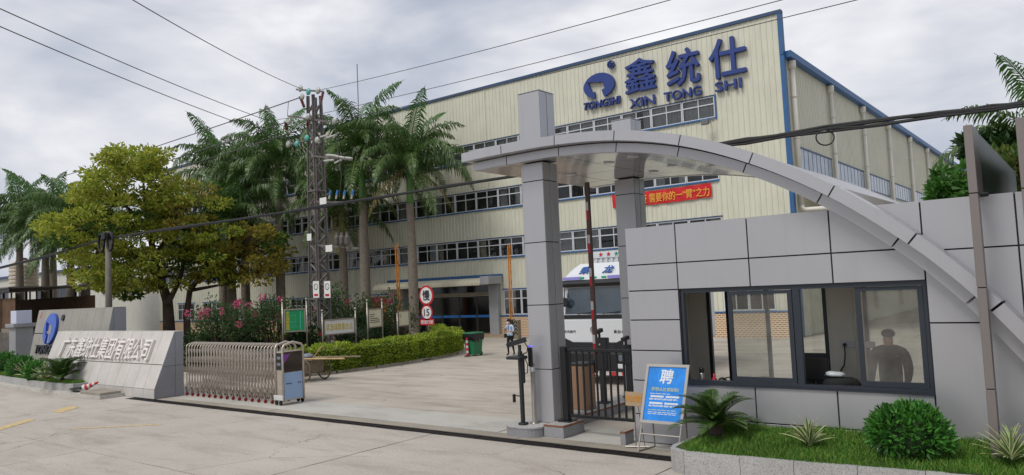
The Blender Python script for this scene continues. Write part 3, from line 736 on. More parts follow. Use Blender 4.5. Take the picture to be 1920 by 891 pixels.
m_skin = mat('skin', '#b98a6e', .55); m_hair = mat('black hair', '#100e0d', .5); m_shirt = mat('pale blue shirt', '#a9bfd8', .85, var=.1, scale=9)
m_trou = mat('black trousers', '#121318', .9); m_shoe = mat('black shoes', '#0d0d0e', .5); m_mask = mat('white face mask', '#c9cfd4', .8)
px_, py_ = -21.46, 27.16
pe = thing('person', 'person in pale blue shirt and black trousers walking while looking at a phone', 'person', (px_, py_, 0))
def W(x, y, z): return (px_ + x, py_ + y, z)
fd = -1                                           # faces the road (-Y)
nodes = [(W(0, 0, .86), .135, .11), (W(0, 0, 1.05), .125, .095), (W(0, 0, 1.22), .15, .1), (W(0, .0, 1.33), .12, .085), (W(0, -.02, 1.40), .05), (W(0, -.05, 1.47), .07, .085), (W(0, -.07, 1.545), .08, .095),
    (W(-.085, 0, .80), .085), (W(-.09, -.07, .46), .058), (W(-.09, -.04, .12), .04), (W(-.095, -.06, .045), .04), (W(-.10, -.17, .035), .035),
    (W(.085, 0, .80), .085), (W(.09, .05, .46), .058), (W(.09, .14, .13), .04), (W(.095, .14, .05), .04), (W(.10, .04, .035), .035),
    (W(-.17, 0, 1.32), .055), (W(-.235, -.02, 1.09), .042), (W(-.13, -.22, 1.08), .034), (W(-.05, -.27, 1.12), .026),
    (W(.17, 0, 1.32), .055), (W(.235, -.02, 1.09), .042), (W(.13, -.22, 1.08), .034), (W(.05, -.27, 1.12), .026)]
edges = [(0,1),(1,2),(2,3),(3,4),(4,5),(5,6),(0,7),(7,8),(8,9),(9,10),(10,11),(0,12),(12,13),(13,14),(14,15),(15,16),(3,17),(17,18),(18,19),(19,20),(3,21),(21,22),(22,23),(23,24)]
bo = skinned('body', nodes, edges, [m_skin, m_shirt, m_trou, m_shoe], pe)
paint(bo, lambda c: 3 if c.z < .1 else 2 if c.z < .9 else 0 if (c.z > 1.385 or (c.y < -.09 and c.z < 1.2)) else 1)
blob('hair', W(0, -.035, 1.575), (.098, .115, .085), m_hair, pe, 8, 2, .05); MB().tube([W(0, .07, 1.56), W(0, .1, 1.48), W(0, .08, 1.4)], [.045, .05, .02], 8).build('ponytail', m_hair, pe, smooth=True)
blob('face_mask', W(0, -.135, 1.475), (.055, .03, .045), m_mask, pe, 9, 2, .03)
MB().bevbox(px_ - .035, px_ + .035, py_ - .33, py_ - .315, 1.1, 1.23, .004).build('phone', m_blk, pe); MB().box(px_ - .012, px_ + .012, py_ - .115, py_ - .108, 1.12, 1.36).build('lanyard', mat('blue ribbon', '#27407f', .7), pe)
for s in (-1, 1): 
    for k in range(4): MB().tube([W(s * .045, -.275, 1.10 + .02*k), W(s * .03, -.33, 1.11 + .02*k), W(s * .0 + s * .012, -.338, 1.11 + .02*k)], .008, 5).build('finger', m_skin, pe)
MB().bevbox(px_ - .33, px_ - .2, py_ - .04, py_ + .04, .78, .98, .02).build('shoulder_bag', m_blk, pe)
# guard standing inside, behind the right sash
gx, gy = -2.98, 14.25
gd = thing('person', 'guard in dark clothes standing inside behind the right sash', 'person', (gx, gy, .3))
def W2(x, y, z): return (gx + x * 1.08, gy + y, .3 + z * 1.0)
nodes = [(W2(0, 0, .92), .15, .12), (W2(0, 0, 1.12), .2, .13), (W2(0, 0, 1.3), .22, .14), (W2(0, 0, 1.42), .15, .1), (W2(0, 0, 1.48), .07), (W2(0, -.02, 1.55), .088, .1), (W2(0, -.02, 1.635), .095, .105),
    (W2(-.1, 0, .85), .09), (W2(-.11, 0, .48), .062), (W2(-.11, .02, .1), .045), (W2(-.12, -.12, .04), .04), (W2(.1, 0, .85), .09), (W2(.11, 0, .48), .062), (W2(.11, .02, .1), .045), (W2(.12, -.12, .04), .04),
    (W2(-.22, 0, 1.36), .09), (W2(-.27, -.02, 1.08), .085), (W2(-.26, -.16, .86), .05), (W2(-.2, -.26, .74), .038), (W2(.22, 0, 1.36), .09), (W2(.27, -.02, 1.08), .085), (W2(.26, -.16, .86), .05), (W2(.2, -.26, .74), .038)]
edges = [(0,1),(1,2),(2,3),(3,4),(4,5),(5,6),(0,7),(7,8),(8,9),(9,10),(0,11),(11,12),(12,13),(13,14),(3,15),(15,16),(16,17),(17,18),(3,19),(19,20),(20,21),(21,22)]
bo = skinned('body', nodes, edges, [m_skin, mat('dark uniform', '#141518', .95), m_trou, m_shoe], gd)
paint(bo, lambda c: 3 if c.z < .1 else 2 if c.z < .95 else 0 if (c.z > 1.48 or c.y < -.24) else 1)
blob('hair', W2(0, .015, 1.675), (.112, .125, .085), m_hair, gd, 18, 2, .04)

# ------------------------------------------------------------------ fins beside the guardhouse
m_fin = mat('warm grey steel fin', '#7d7673', .4, .3, .03, 1)
m_green = mat('dark green gloss panel', '#26302c', .3, .0, .12, .7, spec=.35)
def fin(x, label):
    f = thing('sign_fin', label, 'sign post', (x, 12.4, .36))
    for a, b in ((.36, 1.35), (1.365, 2.75), (2.765, 4.075), (4.09, 5.05)): MB().bevbox(x - .055, x + .055, 12.3, 12.49 if a < 4 else 12.99, a, b, .004).build('post_segment', m_fin, f)
    MB().box(x - .045, x + .045, 12.31, 12.48, .37, 5.04).build('core', m_gap, f)
    MB().prism([(12.992, 4.13), (19.4, 4.13), (19.4, 5.04), (12.992, 5.04)], x - .04, x + .04, 'yz').build('sign_panel', m_green, f)
    MB().tube([(x, 12.5, 4.06), (x + .14, 12.6, 4.07)], .03, 8).build('bracket', m_blk, f)
    MB().box(x - .03, x + .03, 18.6, 18.7, 0, 4.13).build('rear_support', m_fin, f)
fin(-1.335, 'tall grey fin post with dark green panel at the right of the service window')
fin(-.72, 'second grey fin post cut off by the right edge of the picture')

# ------------------------------------------------------------------ plant builders
def leafs(mb, spots, rg, size, asp=.45, up=.3, fold=.18):
    """one diamond leaf for each (point, outward normal)"""
    for p, nrm in spots:
        n = Vector((nrm[0] + rg.uniform(-.7, .7), nrm[1] + rg.uniform(-.7, .7), nrm[2] + rg.uniform(-.5, .7) + up))
        d = n.normalized(); s = d.cross(Vector((rg.uniform(-1, 1), rg.uniform(-1, 1), rg.uniform(-1, 1))))
        if s.length < 1e-3: continue
        s.normalize(); l = size * rg.uniform(.7, 1.25); w = l * asp * .5; q = d.cross(s) * (l * fold)
        p = Vector(p); k = len(mb.v); c = p + d * (l * .5)
        mb.v += [tuple(p), tuple(c + s * w + q), tuple(p + d * l), tuple(c - s * w + q)]; mb.f.append((k, k+1, k+2, k+3))
def ball_spots(c, r, n, rg, flat=False, shell=.5):
    o = []
    while len(o) < n:
        v = Vector((rg.gauss(0, 1), rg.gauss(0, 1), rg.gauss(0, 1))).normalized()
        if flat and v.z < -.45: continue
        k = rg.uniform(shell, 1) ** .6
        o.append(((c[0] + v.x*r[0]*k, c[1] + v.y*r[1]*k, c[2] + v.z*r[2]*k), v))
    return o
def frond_mesh(name, length, elev, droop, pairs, ll, lw, sag=.5, vee=.3, m=None, seed=0, rr=.02, spread=.25, t0=.12, mr=None):
    """pinnate leaf growing from the origin in the +X, Z plane; leaflets leave the midrib on both sides"""
    rg = random.Random(seed); mb = MB(); pts = []; p = Vector((0, 0, 0)); n = 14
    for i in range(n + 1):
        t = i / n; a = elev - droop * t ** 1.4; pts.append(p.copy()); p = p + Vector((math.cos(a), 0, math.sin(a))) * (length / n)
    mb.tube(pts, [rr * (1 - .85 * i / n) + .002 for i in range(n + 1)], 5)
    nf = len(mb.f)
    for i in range(pairs):
        t = t0 + (1 - t0) * (i + .5) / pairs; k = t * n; j = min(int(k), n - 1); b = pts[j].lerp(pts[j+1], k - j); d = (pts[j+1] - pts[j]).normalized()
        nr = Vector((-d.z, 0, d.x)); env = math.sin(math.pi * min(1, .18 + t * .86)) ** .6
        for sd in (-1, 1):
            side = Vector((0, sd, 0)); L = ll * env * rg.uniform(.85, 1.1)
            dr = (side * 1.0 + d * (.35 + .6 * t) + nr * (vee + rg.uniform(-spread, spread))).normalized()
            e = dr + Vector((0, 0, -sag * rg.uniform(.6, 1.3))); e.normalize(); e2 = e + Vector((0, 0, -sag * .9)); e2.normalize()
            q1 = b + dr * L * .35; q2 = q1 + e * L * .35; q3 = q2 + e2 * L * .3
            wv = d * (lw * .5)
            kk = len(mb.v); mb.v += [tuple(b - wv*.5), tuple(b + wv*.5), tuple(q1 + wv), tuple(q1 - wv), tuple(q2 + wv*.8), tuple(q2 - wv*.8), tuple(q3)]
            mb.f += [(kk, kk+1, kk+2, kk+3), (kk+3, kk+2, kk+4, kk+5), (kk+5, kk+4, kk+6)]
    me = mb.mesh(name); me.materials.append(m)
    if mr: 
        me.materials.append(mr)
        for i, pl in enumerate(me.polygons):
            if i < nf: pl.material_index = 1
    return me
m_palm = leaf_mat('palm leaflet', ['#3b5628', '#4b6730', '#5f7b3c', '#425d2b'], .3, .38, .5)
m_palm2 = leaf_mat('young palm leaflet', ['#45702f', '#527c38', '#3b622b'], .3, .4, .5)
m_pdry = leaf_mat('dry palm leaflet', ['#6b5a35', '#7d6c42', '#5a5a30'], .2, .7, .2)
m_rib = mat('palm midrib', '#5d6b36', .5)
m_sago = leaf_mat('sago leaflet', ['#2c461f', '#3a5826', '#49682d'], .2, .35, .5)
m_trunk = mat('grey palm trunk', '#7d7468', .9, var=.2, scale=5, bump=.5, bscale=14)
m_shaft = mat('green crownshaft', '#55803a', .4, var=.15, scale=2)
m_bush = leaf_mat('glossy shrub leaf', ['#35642a', '#468432', '#5d993e', '#325a26'], .25, .32, .5)
m_grass = leaf_mat('grass blade', ['#456f26', '#568530', '#6a963a', '#8a9a4a'], .3, .6, .3)
m_bark = mat('dark bark', '#453a31', .95, var=.3, scale=4, bump=.7, bscale=18)
m_stem = mat('shrub stem', '#54483a', .9)
m_earth = mat('planting soil', '#3f3426', .95, var=.3, scale=6)
SAGO = [frond_mesh('frond', .82, R_(e), R_(d), 34, .2, .022, .12, .4, m_sago, 40 + i, .012, .06, .1, m_rib) for i, (e, d) in enumerate(((72, 70), (50, 68), (28, 60)))]
def sago(x, y, z, s, label, n=26, seed=1):
    rg = random.Random(seed); o = thing('sago_palm', label, 'palm', (x, y, z), 'low sago palms in the planters')
    MB().lathe((x, y, z - .05), [(.11, 0), (.13, .1), (.09, .2), (.03, .24)], 10).build('stem', m_bark, o)
    for i in range(n):
        k = i % 3; inst('frond', SAGO[k], o, (0, 0, .14), (rg.uniform(-.08, .08), rg.uniform(-.1, .1), i * 2.399 + rg.uniform(-.2, .2)), [s * rg.uniform(.85, 1.1)] * 3)
    return o
AGM = [mat('agave green', '#5d7a4a', .5, var=.15, scale=8), mat('agave cream edge', '#b9bb88', .5, var=.1)]
def agave_leaf(L):
    mb = MB(); n = 6
    for i in range(n + 1):
        t = i / n; w = .03 * (1 - t) ** .6 * (1 if t > .12 else .8) + .001; x = L * t * (1 - .12 * t); z = L * .2 * t - L * .22 * t * t
        for u, dz in ((-1, .006), (-.62, 0), (.62, 0), (1, .006)): mb.v.append((x, u * w, z + dz))
    for i in range(n):
        for j in range(3): k = 4*i + j; mb.f.append((k, k+4, k+5, k+1))
    me = mb.mesh('leaf'); me.materials.append(AGM[0]); me.materials.append(AGM[1])
    for i, p in enumerate(me.polygons): p.material_index = 0 if i % 3 == 1 else 1
    return me
AGL = [agave_leaf(.5), agave_leaf(.42)]
def agave(x, y, z, s, label, seed):
    rg = random.Random(seed); o = thing('variegated_agave', label, 'plant', (x, y, z), 'striped spiky plants in the planters')
    for i in range(44):
        e = rg.uniform(.2, 1.4); inst('leaf', AGL[i % 2], o, (0, 0, .02), (rg.uniform(-.2, .2), -e, i * 2.399), [s * rg.uniform(.85, 1.15)] * 3)
def round_bush(x, y, z, r, h, n, size, label, seed, group=None, m=m_bush, asp=.42, name='round_bush', core='#22361a'):
    rg = random.Random(seed); o = thing(name, label, 'shrub', (x, y, z), group)
    mb = MB()
    bumps = [(x + rg.uniform(-.45, .45) * r, y + rg.uniform(-.45, .45) * r, z + h * rg.uniform(.28, .6), r * rg.uniform(.5, .66)) for _ in range(12)] + [(x, y, z + h * .5, r * .82)]
    per = n // len(bumps)
    for (bx_, by_, bz_, br) in bumps: leafs(mb, ball_spots((bx_, by_, bz_), (br, br, min(br, h * .52)), per, rg, False, .75), rg, size, asp, .25)
    mb.build('foliage', m, o, fix=False)
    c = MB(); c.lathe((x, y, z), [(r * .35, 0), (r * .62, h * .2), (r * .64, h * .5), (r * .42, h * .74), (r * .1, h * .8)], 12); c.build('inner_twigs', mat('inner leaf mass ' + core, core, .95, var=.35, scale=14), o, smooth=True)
    return o
def blades(name, pts, m, label, hmin=.05, hmax=.13, w=.006, seed=1):
    rg = random.Random(seed); mb = MB()
    for (x, y, z) in pts:
        h = rg.uniform(hmin, hmax); a = rg.uniform(0, 6.283); lx, ly = rg.gauss(0, .4) * h, rg.gauss(0, .4) * h
        dx, dy = math.cos(a) * w, math.sin(a) * w; k = len(mb.v)
        mb.v += [(x - dx, y - dy, z), (x + dx, y + dy, z), (x + lx * .4 + dx * .7, y + ly * .4 + dy * .7, z + h * .6), (x + lx * .4 - dx * .7, y + ly * .4 - dy * .7, z + h * .6), (x + lx, y + ly, z + h * .95)]
        mb.f += [(k, k+1, k+2, k+3), (k+3, k+2, k+4)]
    o = mb.build(name, m, None, fix=False); tag(o, label, 'grass', kind='stuff'); return o

# ------------------------------------------------------------------ kerb islands at the gate
def granite(name, c, v=.16):
    if name in _mats: return _mats[name]
    m, t, b = new_mat(name); p = wpos(t); f = noise(t, p, 42, 2, .8); f2 = noise(t, p, 1.2, 5, .6)
    h = hexc(c); o = ramp(t, f, [(.32, tuple(x * (1 - 2.6 * v) for x in h)), (.46, h), (.66, tuple(min(1, x * (1 + v * 1.4)) for x in h))])
    o = mixc(t, 1.0, o, ramp(t, f2, [(.3, (.86, .85, .83)), (.7, (1.05,)*3)]), 'MULTIPLY')
    oi = N(t, 'ShaderNodeObjectInfo'); o = mixc(t, 1.0, o, ramp(t, oi.outputs['Random'], [(0, (.93,)*3), (1, (1.03,)*3)]), 'MULTIPLY')
    t.links.new(o, b.inputs['Base Color']); b.inputs['Roughness'].default_value = .62; _mats[name] = m; return m
m_gran = granite('pale granite', '#a4a3a1'); m_gran2 = granite('grey granite', '#8e8f92', .12)
m_rust = mat('brown stone edging', '#7d5037', .7, var=.2, scale=8)
isl = thing('gate_island', 'low granite island with rounded nose under the front pillar', 'kerb', (-9.6, 13.2, 0))
def rounded(x0, x1, y0, y1, r, n=6):
    p = []
    for cx_, cy_, a in ((x0 + r, y0 + r, 180), (x1 - r, y0 + r, 270)):
        for i in range(n + 1): t_ = R_(a + 90 * i / n); p.append((cx_ + r * math.cos(t_), cy_ + r * math.sin(t_)))
    return p + [(x1, y1), (x0, y1)]
MB().prism(rounded(-10.12, -9.22, 12.36, 13.9, .3), -.01, .17, 'xy').build('island_body', m_gran2, isl); MB().prism(rounded(-10.13, -9.21, 12.35, 13.91, .3), .171, .2, 'xy').build('island_top', m_gran, isl)
rail = thing('lane_island', 'long low concrete strip with brown edging behind the pedestrian gate', 'kerb', (-9.5, 15.8, 0))
MB().box(-9.9, -9.2, 13.92, 17.9, -.01, .17).build('strip_body', m_gran2, rail); MB().box(-9.9, -9.23, 13.92, 17.9, .171, .2).build('strip_top', m_gran, rail); MB().box(-9.225, -9.19, 13.92, 17.9, .171, .203).build('edging', m_rust, rail)
for (x0, x1, y0, y1, z1, lb) in ((-9.2, -8.72, 12.62, 13.4, .24, 'granite block with brown rim under the black gate post'), (-7.42, -7.31, 12.62, 12.95, .24, 'small granite block with brown rim against the guardhouse corner')):
    b = thing('stone_block', lb, 'block', ((x0 + x1) / 2, y0, 0)); MB().bevbox(x0, x1, y0, y1, 0, z1 - .03, .006).build('block', m_gran2, b); MB().box(x0 - .004, x1 + .004, y0 - .004, y1, z1 - .03, z1).build('rim', m_rust, b); MB().box(x0 + .03, x1 - .03, y0 + .03, y1, z1, z1 + .004).build('top', m_gran, b)
# black pedestrian gate
m_bk = mat('black powder coat', '#16171a', .4, .1, .08)
pg = thing('pedestrian_gate', 'black steel barred gate between the pillar and the guardhouse', 'gate', (-8.1, 13.12, .24))
MB().bevbox(-9.02, -8.88, 13.05, 13.19, .27, 1.78, .006).build('post', m_bk, pg); MB().bevbox(-9.1, -8.8, 12.97, 13.27, .244, .27, .006).build('post_foot', m_bk, pg)
MB().bevbox(-8.87, -7.36, 13.09, 13.15, 1.68, 1.74, .006).build('top_rail', m_bk, pg); MB().bevbox(-8.87, -7.36, 13.09, 13.15, .34, .4, .006).build('bottom_rail', m_bk, pg)
for i in range(10): MB().bevbox(-8.83 + i * .158, -8.795 + i * .158, 13.1, 13.14, .402, 1.678, .004).build('bar', m_bk, pg)
# number-plate camera on its post, with floodlight visor
m_char = mat('charcoal casting', '#2b2d31', .45, .2, .08)
cp = thing('plate_camera_post', 'charcoal plate-reading camera post at the nose of the pillar island', 'camera', (-9.72, 12.62, .2))
MB().bevbox(-9.8, -9.64, 12.54, 12.70, .2, .25, .01).build('foot', m_char, cp); MB().bevbox(-9.76, -9.69, 12.58, 12.66, .25, 1.72, .008).build('post', m_char, cp)
MB().bevbox(-9.79, -9.66, 12.60, 12.70, 1.05, 1.66, .02).build('control_box', m_char, cp)
MB().bevbox(-9.98, -9.62, 12.45, 12.75, 1.555, 1.62, .015).build('light_visor', m_char, cp)
hd = MB(); hd.beam((-9.93, 12.5, 1.86), (-9.62, 12.72, 1.96), .12, .1); hd = hd.build('camera_head', m_char, cp); MB().lathe((-9.945, 12.49, 1.86), [(.04, 0), (.035, .02)], 14, 'y').build('lens', m_blk, hd)
MB().tube([(-9.73, 12.62, 1.72), (-9.73, 12.62, 1.85)], .035, 8).build('swivel', m_char, cp)
MB().tube([(-9.64, 12.68, 1.9), (-9.58, 12.7, 1.8), (-9.6, 12.7, 1.7), (-9.67, 12.66, 1.66)], .012, 6).build('cable', m_blk, cp); MB().tube([(-9.63, 12.66, 1.56), (-9.57, 12.66, 1.45), (-9.58, 12.66, 1.27), (-9.68, 12.64, 1.25)], .012, 6).build('cable', m_blk, cp)
MB().box(-9.9, -9.76, 12.6, 12.62, .78, .8).build('sensor_arm', m_blk, cp); MB().bevbox(-9.95, -9.9, 12.58, 12.64, .65, .82, .008).build('sensor', m_blk, cp)
# face scanner on a steel post
m_ss = mat('stainless steel', '#a39d94', .26, .85, .06, 4)
fs = thing('face_scanner_post', 'steel post carrying a slim black face scanner beside the front pillar', 'scanner', (-9.6, 12.86, .2))
MB().lathe((-9.6, 12.86, .2), [(.1, 0), (.1, .015), (.05, .02), (.05, 1.25)], 16).build('post', m_ss, fs, smooth=True); MB().bevbox(-9.65, -9.55, 12.80, 12.9, 1.26, 1.38, .02).build('bracket', mat('pale plastic', '#c3c5ca', .4), fs)
MB().bevbox(-9.66, -9.54, 12.79, 12.83, 1.38, 1.78, .015).build('screen', m_blk, fs); MB().bevbox(-9.665, -9.535, 12.785, 12.85, 1.78, 1.83, .015).build('lit_cap', mat('violet lamp cap', '#7d78e0', .4, emit=.4), fs)
# boom barrier
m_box = mat('tan barrier housing', '#93735a', .4, .1, .06); m_redp = mat('red reflective tape', '#b81f2a', .5); m_whp = mat('white reflective tape', '#c3c2bf', .5); m_brn = mat('brown boom arm', '#503b31', .5)
bb = thing('boom_barrier', 'tan barrier housing with a raised red and white striped boom', 'barrier', (-9.62, 14.85, .2))
MB().bevbox(-9.82, -9.42, 14.62, 15.02, .2, 1.2, .012).build('housing', m_box, bb); MB().bevbox(-9.84, -9.4, 14.6, 15.04, 1.2, 1.26, .02).build('housing_lid', m_char, bb)
MB().bevbox(-9.52, -9.36, 15.04, 15.09, 1.0, 1.3, .005).build('hinge_plate', m_char, bb); MB().bevbox(-9.485, -9.375, 15.1, 15.16, 1.05, 5.46, .006).build('boom', m_brn, bb)
for k in range(5):
    z = 1.45 + k * .78
    MB().box(-9.475, -9.41, 15.095, 15.099, z, z + .22).build('stripe', m_redp, bb); MB().box(-9.475, -9.41, 15.095, 15.099, z + .221, z + .42).build('stripe', m_whp, bb)
def kiosk(x, y, label, w=.19, h=1.76):
    k = thing('access_terminal', label, 'terminal', (x, y, .2), 'black access terminals behind the gate')
    MB().bevbox(x - .14, x + .14, y - .14, y + .14, .2, .24, .01).build('foot', m_char, k); MB().bevbox(x - .07, x + .07, y - .05, y + .05, .24, 1.0, .01).build('post', m_char, k)
    MB().bevbox(x - w, x + w, y - .07, y + .07, 1.0, h, .015).build('cabinet', m_char, k); MB().lathe((x, y - .075, h - .16), [(.025, 0), (.02, -.01)], 12, 'y').build('button', m_whp, k)
    hd = MB(); hd.beam((x - .06, y - .13, h + .13), (x - .02, y + .08, h + .18), .1, .09); hd.build('camera_head', m_blk, k); MB().tube([(x - .04, y, h), (x - .04, y, h + .14)], .03, 8).build('swivel', m_blk, k)
kiosk(-9.62, 15.7, 'nearer black access terminal with a camera on top behind the barred gate'); kiosk(-9.5, 16.75, 'farther black access terminal behind the barred gate, beside the rear pillar', .1, 1.5)

# ------------------------------------------------------------------ recruitment poster on an easel
ps = thing('poster_easel', 'silver easel holding a bright blue recruitment poster', 'poster stand', (-6.45, 12.4, 0))
m_fr = mat('satin aluminium', '#bdb8ae', .32, .6, .05)
A = Vector((-6.84, 12.24, 0)); B = Vector((-6.06, 12.24, 0))
ex = (B - A).normalized(); tilt = Vector((.16, .28, 1.5)).normalized()
def E_(u, v, n=0): return A + ex * u + tilt * v + ex.cross(tilt) * n     # n towards the viewer
Wd, H0, H1 = .78, .52, 1.58
for u in (.0, Wd): MB().tube([E_(u, .0), E_(u, 1.25)], .016, 8).build('leg', m_fr, ps)
MB().tube([E_(0, .32), E_(Wd, .32)], .014, 8).build('cross_bar', m_fr, ps)
for u in (.06, Wd - .06): MB().tube([E_(u, 1.15, -.02), E_(u, 0) + Vector((.02, .5, 0))], .013, 8).build('rear_leg', m_ss, ps)
MB().tube([E_(.06, 0) + Vector((.02, .5, .0)), E_(Wd - .06, 0) + Vector((.02, .5, .0))], .012, 8).build('rear_bar', m_ss, ps); MB().tube([E_(0, .01), E_(.06, 0) + Vector((.02, .5, .01))], .012, 8).build('base_bar', m_ss, ps)
def pbox(u0, u1, v0, v1, n0, n1): return MB().add([E_(u, v, n) for u in (u0, u1) for v in (v0, v1) for n in (n0, n1)], ((0, 1, 3, 2), (4, 6, 7, 5), (0, 4, 5, 1), (2, 3, 7, 6), (0, 2, 6, 4), (1, 5, 7, 3)))
f_ = .05
for q in ((-.03, f_ - .03, H0, H1), (Wd + .03 - f_, Wd + .03, H0, H1), (f_ - .03, Wd + .03 - f_, H0, H0 + f_), (f_ - .03, Wd + .03 - f_, H1 - f_, H1)): pbox(*q, .0, .03).build('frame_bar', m_fr, ps)
m_pb = mat('blue poster print', '#2384dd', .45, var=.18, scale=5)
po = pbox(f_ - .03, Wd + .03 - f_, H0 + f_, H1 - f_, .008, .014).build('poster', m_pb, ps)
def on(u, v): return frame_mat(E_(u, v, .0175), ex, tilt)
m_pw = mat('white print', '#d5dbe0', .6); m_py = mat('pale yellow print', '#c9cf9a', .6); m_lb = mat('light blue print', '#3f97e6', .5, var=.15, scale=8)
MB().add([E_(Wd/2 + r * math.cos(a * .2618), 1.36 + r * math.sin(a * .2618), .0155) for r in (.17, .158) for a in range(24)], [(i, (i+1) % 24, (i+1) % 24 + 24, i + 24) for i in range(24)]).build('poster_ring', m_lb, po, fix=False)
text('headline', '聘', m_pw, po, (.25, .25), on(Wd / 2, 1.36), .003, .025, .1); text('slogan', '梦想从这里起航!', m_py, po, (.54, .065), on(Wd / 2, 1.13), .002, .012)
for j, (u, v, w_) in enumerate(((.25, 1.0, .26), (.55, 1.0, .26), (.24, .88, .26), (.54, .88, .26))):
    pbox(u - w_/2, u + w_/2, v - .017, v + .017, .0155, .017).build('heading_strip', m_pw, po)
for j in range(8):
    v = 1.05 if j == 0 else (.96, .945, .84, .825, .76, .72, .69)[j - 1]
    u = .1; end = .66 if j else .5; rg_ = random.Random(500 + j)
    while u < end:
        w_ = rg_.uniform(.04, .11); pbox(u, min(end, u + w_), v - .006, v + .005, .0155, .0165).build('small_print', m_pw if j != 5 else m_py, po); u += w_ + .018
# cardboard visitor sign
cs = thing('visitor_sign', 'brown cardboard sign with orange writing on a thin stand', 'sign', (-7.0, 12.5, 0))
MB().bevbox(-7.2, -6.8, 12.5, 12.515, .76, 1.02, .003).build('board', mat('brown cardboard', '#a58e72', .9, var=.12, scale=6), cs); text('writing', '来访登记', mat('orange ink', '#c98a2c', .7), cs, (.4, .12), face_minus_y(-6.99, 12.497, .9), .003, .02)
for x in (-7.02, -6.95): MB().tube([(x, 12.52, .76), (x + (.06 if x > -7 else -.06), 12.6, 0)], .01, 6).build('leg', m_ss, cs)
MB().tube([(-7.22, 12.45, .015), (-6.8, 12.62, .015)], .014, 6).build('foot_bar', m_ss, cs)

# ------------------------------------------------------------------ planter by the guardhouse
pl = thing('guardhouse_planter', 'curved planter edged with speckled granite kerbstones under the window', 'planter', (-3, 12, 0))
KP = [(-5.72, 12.98), (-5.76, 12.2), (-5.78, 11.5), (-5.72, 11.3), (-5.6, 11.18), (-5.4, 11.1), (-4.5, 11.12), (-3.72, 11.17), (-2.88, 11.27), (-2.05, 11.36), (-1.2, 11.47), (-.3, 11.6), (.8, 11.8), (2.2, 12.1)]
for i in range(len(KP) - 1):
    a, b = Vector((*KP[i], 0)), Vector((*KP[i+1], 0)); d = (b - a).normalized(); nn = Vector((-d.y, d.x, 0)) * .11; a2 = a + d * .004; b2 = b - d * .004
    z1 = .36 + random.uniform(-.006, .006)
    mb = MB().add([a2, b2, b2 + nn, a2 + nn] , []); mb = MB().prism([(p.x, p.y) for p in (a2, b2, b2 + nn, a2 + nn)], -.01, z1, 'xy'); mb.build('kerbstone', m_gran, pl)
def inside(x, y):
    if x < -5.58: return False
    for i in range(5, len(KP) - 1):
        (ax, ay), (bx, by) = KP[i], KP[i+1]
        if ax <= x <= bx: return y > ay + (by - ay) * (x - ax) / (bx - ax) + .06
    return y > 11.35
def gz(x, y): return .33 + .15 * max(0, min(1, (y - 11.2) / 1.6)) + .03 * math.sin(x * 3.1) * math.sin(y * 4)
sm = MB(); nx, ny = 60, 14
for i in range(nx + 1):
    x = -5.66 + i * 7.7 / nx
    lo = next((KP[k][1] + (KP[k+1][1] - KP[k][1]) * (x - KP[k][0]) / (KP[k+1][0] - KP[k][0]) for k in range(4, len(KP) - 1) if KP[k][0] <= x <= KP[k+1][0]), 11.3) + .05
    for j in range(ny + 1): y = lo + (12.99 - lo) * j / ny; sm.v.append((x, y, gz(x, y) - .015))
for i in range(nx):
    for j in range(ny): k = i * (ny + 1) + j; sm.f.append((k, k + ny + 1, k + ny + 2, k + 1))
sm.build('soil', mat('turf base', '#33441f', .95, var=.35, scale=5), pl, fix=False)
rg = random.Random(21); pts = []
while len(pts) < 26000:
    x, y = rg.uniform(-5.66, 1.2), rg.uniform(11.05, 12.98)
    if inside(x, y) and (x < .3 or rg.random() < .3): pts.append((x, y, gz(x, y) - .02))
blades('lawn_grass', pts, m_grass, 'short green grass growing in the guardhouse planter', .04, .12, .006, 5)
sago(-5.32, 12.2, .42, 1.0, 'dark green sago palm beside the poster in the guardhouse planter', 34, 3)
agave(-3.72, 11.98, .42, 1.0, 'spiky striped plant between the sago palm and the round bush', 4); agave(-1.13, 12.1, .44, 1.15, 'spiky striped plant at the right edge of the picture', 5)
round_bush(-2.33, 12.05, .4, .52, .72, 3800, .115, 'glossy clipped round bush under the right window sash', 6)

# ------------------------------------------------------------------ truck
m_tw = mat('white truck paint', '#cdd0d3', .28, 0, .02, coat=.5); m_tb = mat('black truck trim', '#131519', .5); m_ws = mat('windscreen glass', '#36424c', .05, var=.3, scale=1.2, spec=.8); m_tyre = mat('tyre rubber', '#101010', .9)
TX0, TX1, TYf = -13.6, -11.15, 19.8; TC = (TX0 + TX1) / 2
tr = thing('box_truck', 'white box truck facing out behind the barrier with stars along its roof', 'truck', (TC, TYf + 4, 0))
cab = MB(); prof = [(TYf + .12, .5), (TYf, .75), (TYf, 1.95), (TYf + .08, 2.08), (TYf + .26, 3.02), (TYf + .34, 3.08), (TYf + 2.0, 3.08), (TYf + 2.0, .5)]
cab.prism(prof, TX0 + .02, TX1 - .02, 'yz'); cab.build('cab', m_tw, tr)
fa = MB(); n = 10
for i in range(n + 1):
    t = i / n; ins = .22 * t ** 2; zz = 3.1 + .62 * t; yy = TYf + .22 + .75 * t ** 1.6
    fa.v += [(TX0 + .03 + ins, yy, zz), (TX1 - .03 - ins, yy, zz), (TX1 - .03 - ins * .8, TYf + 1.9, zz), (TX0 + .03 + ins * .8, TYf + 1.9, zz)]
for i in range(n):
    for j in range(4): a = 4*i + j; b = 4*i + (j+1) % 4; fa.f.append((a, b, b + 4, a + 4))
fa.f.append((4*n, 4*n+1, 4*n+2, 4*n+3)); fa.f.append((3, 2, 1, 0)); fa.build('roof_fairing', m_tw, tr)
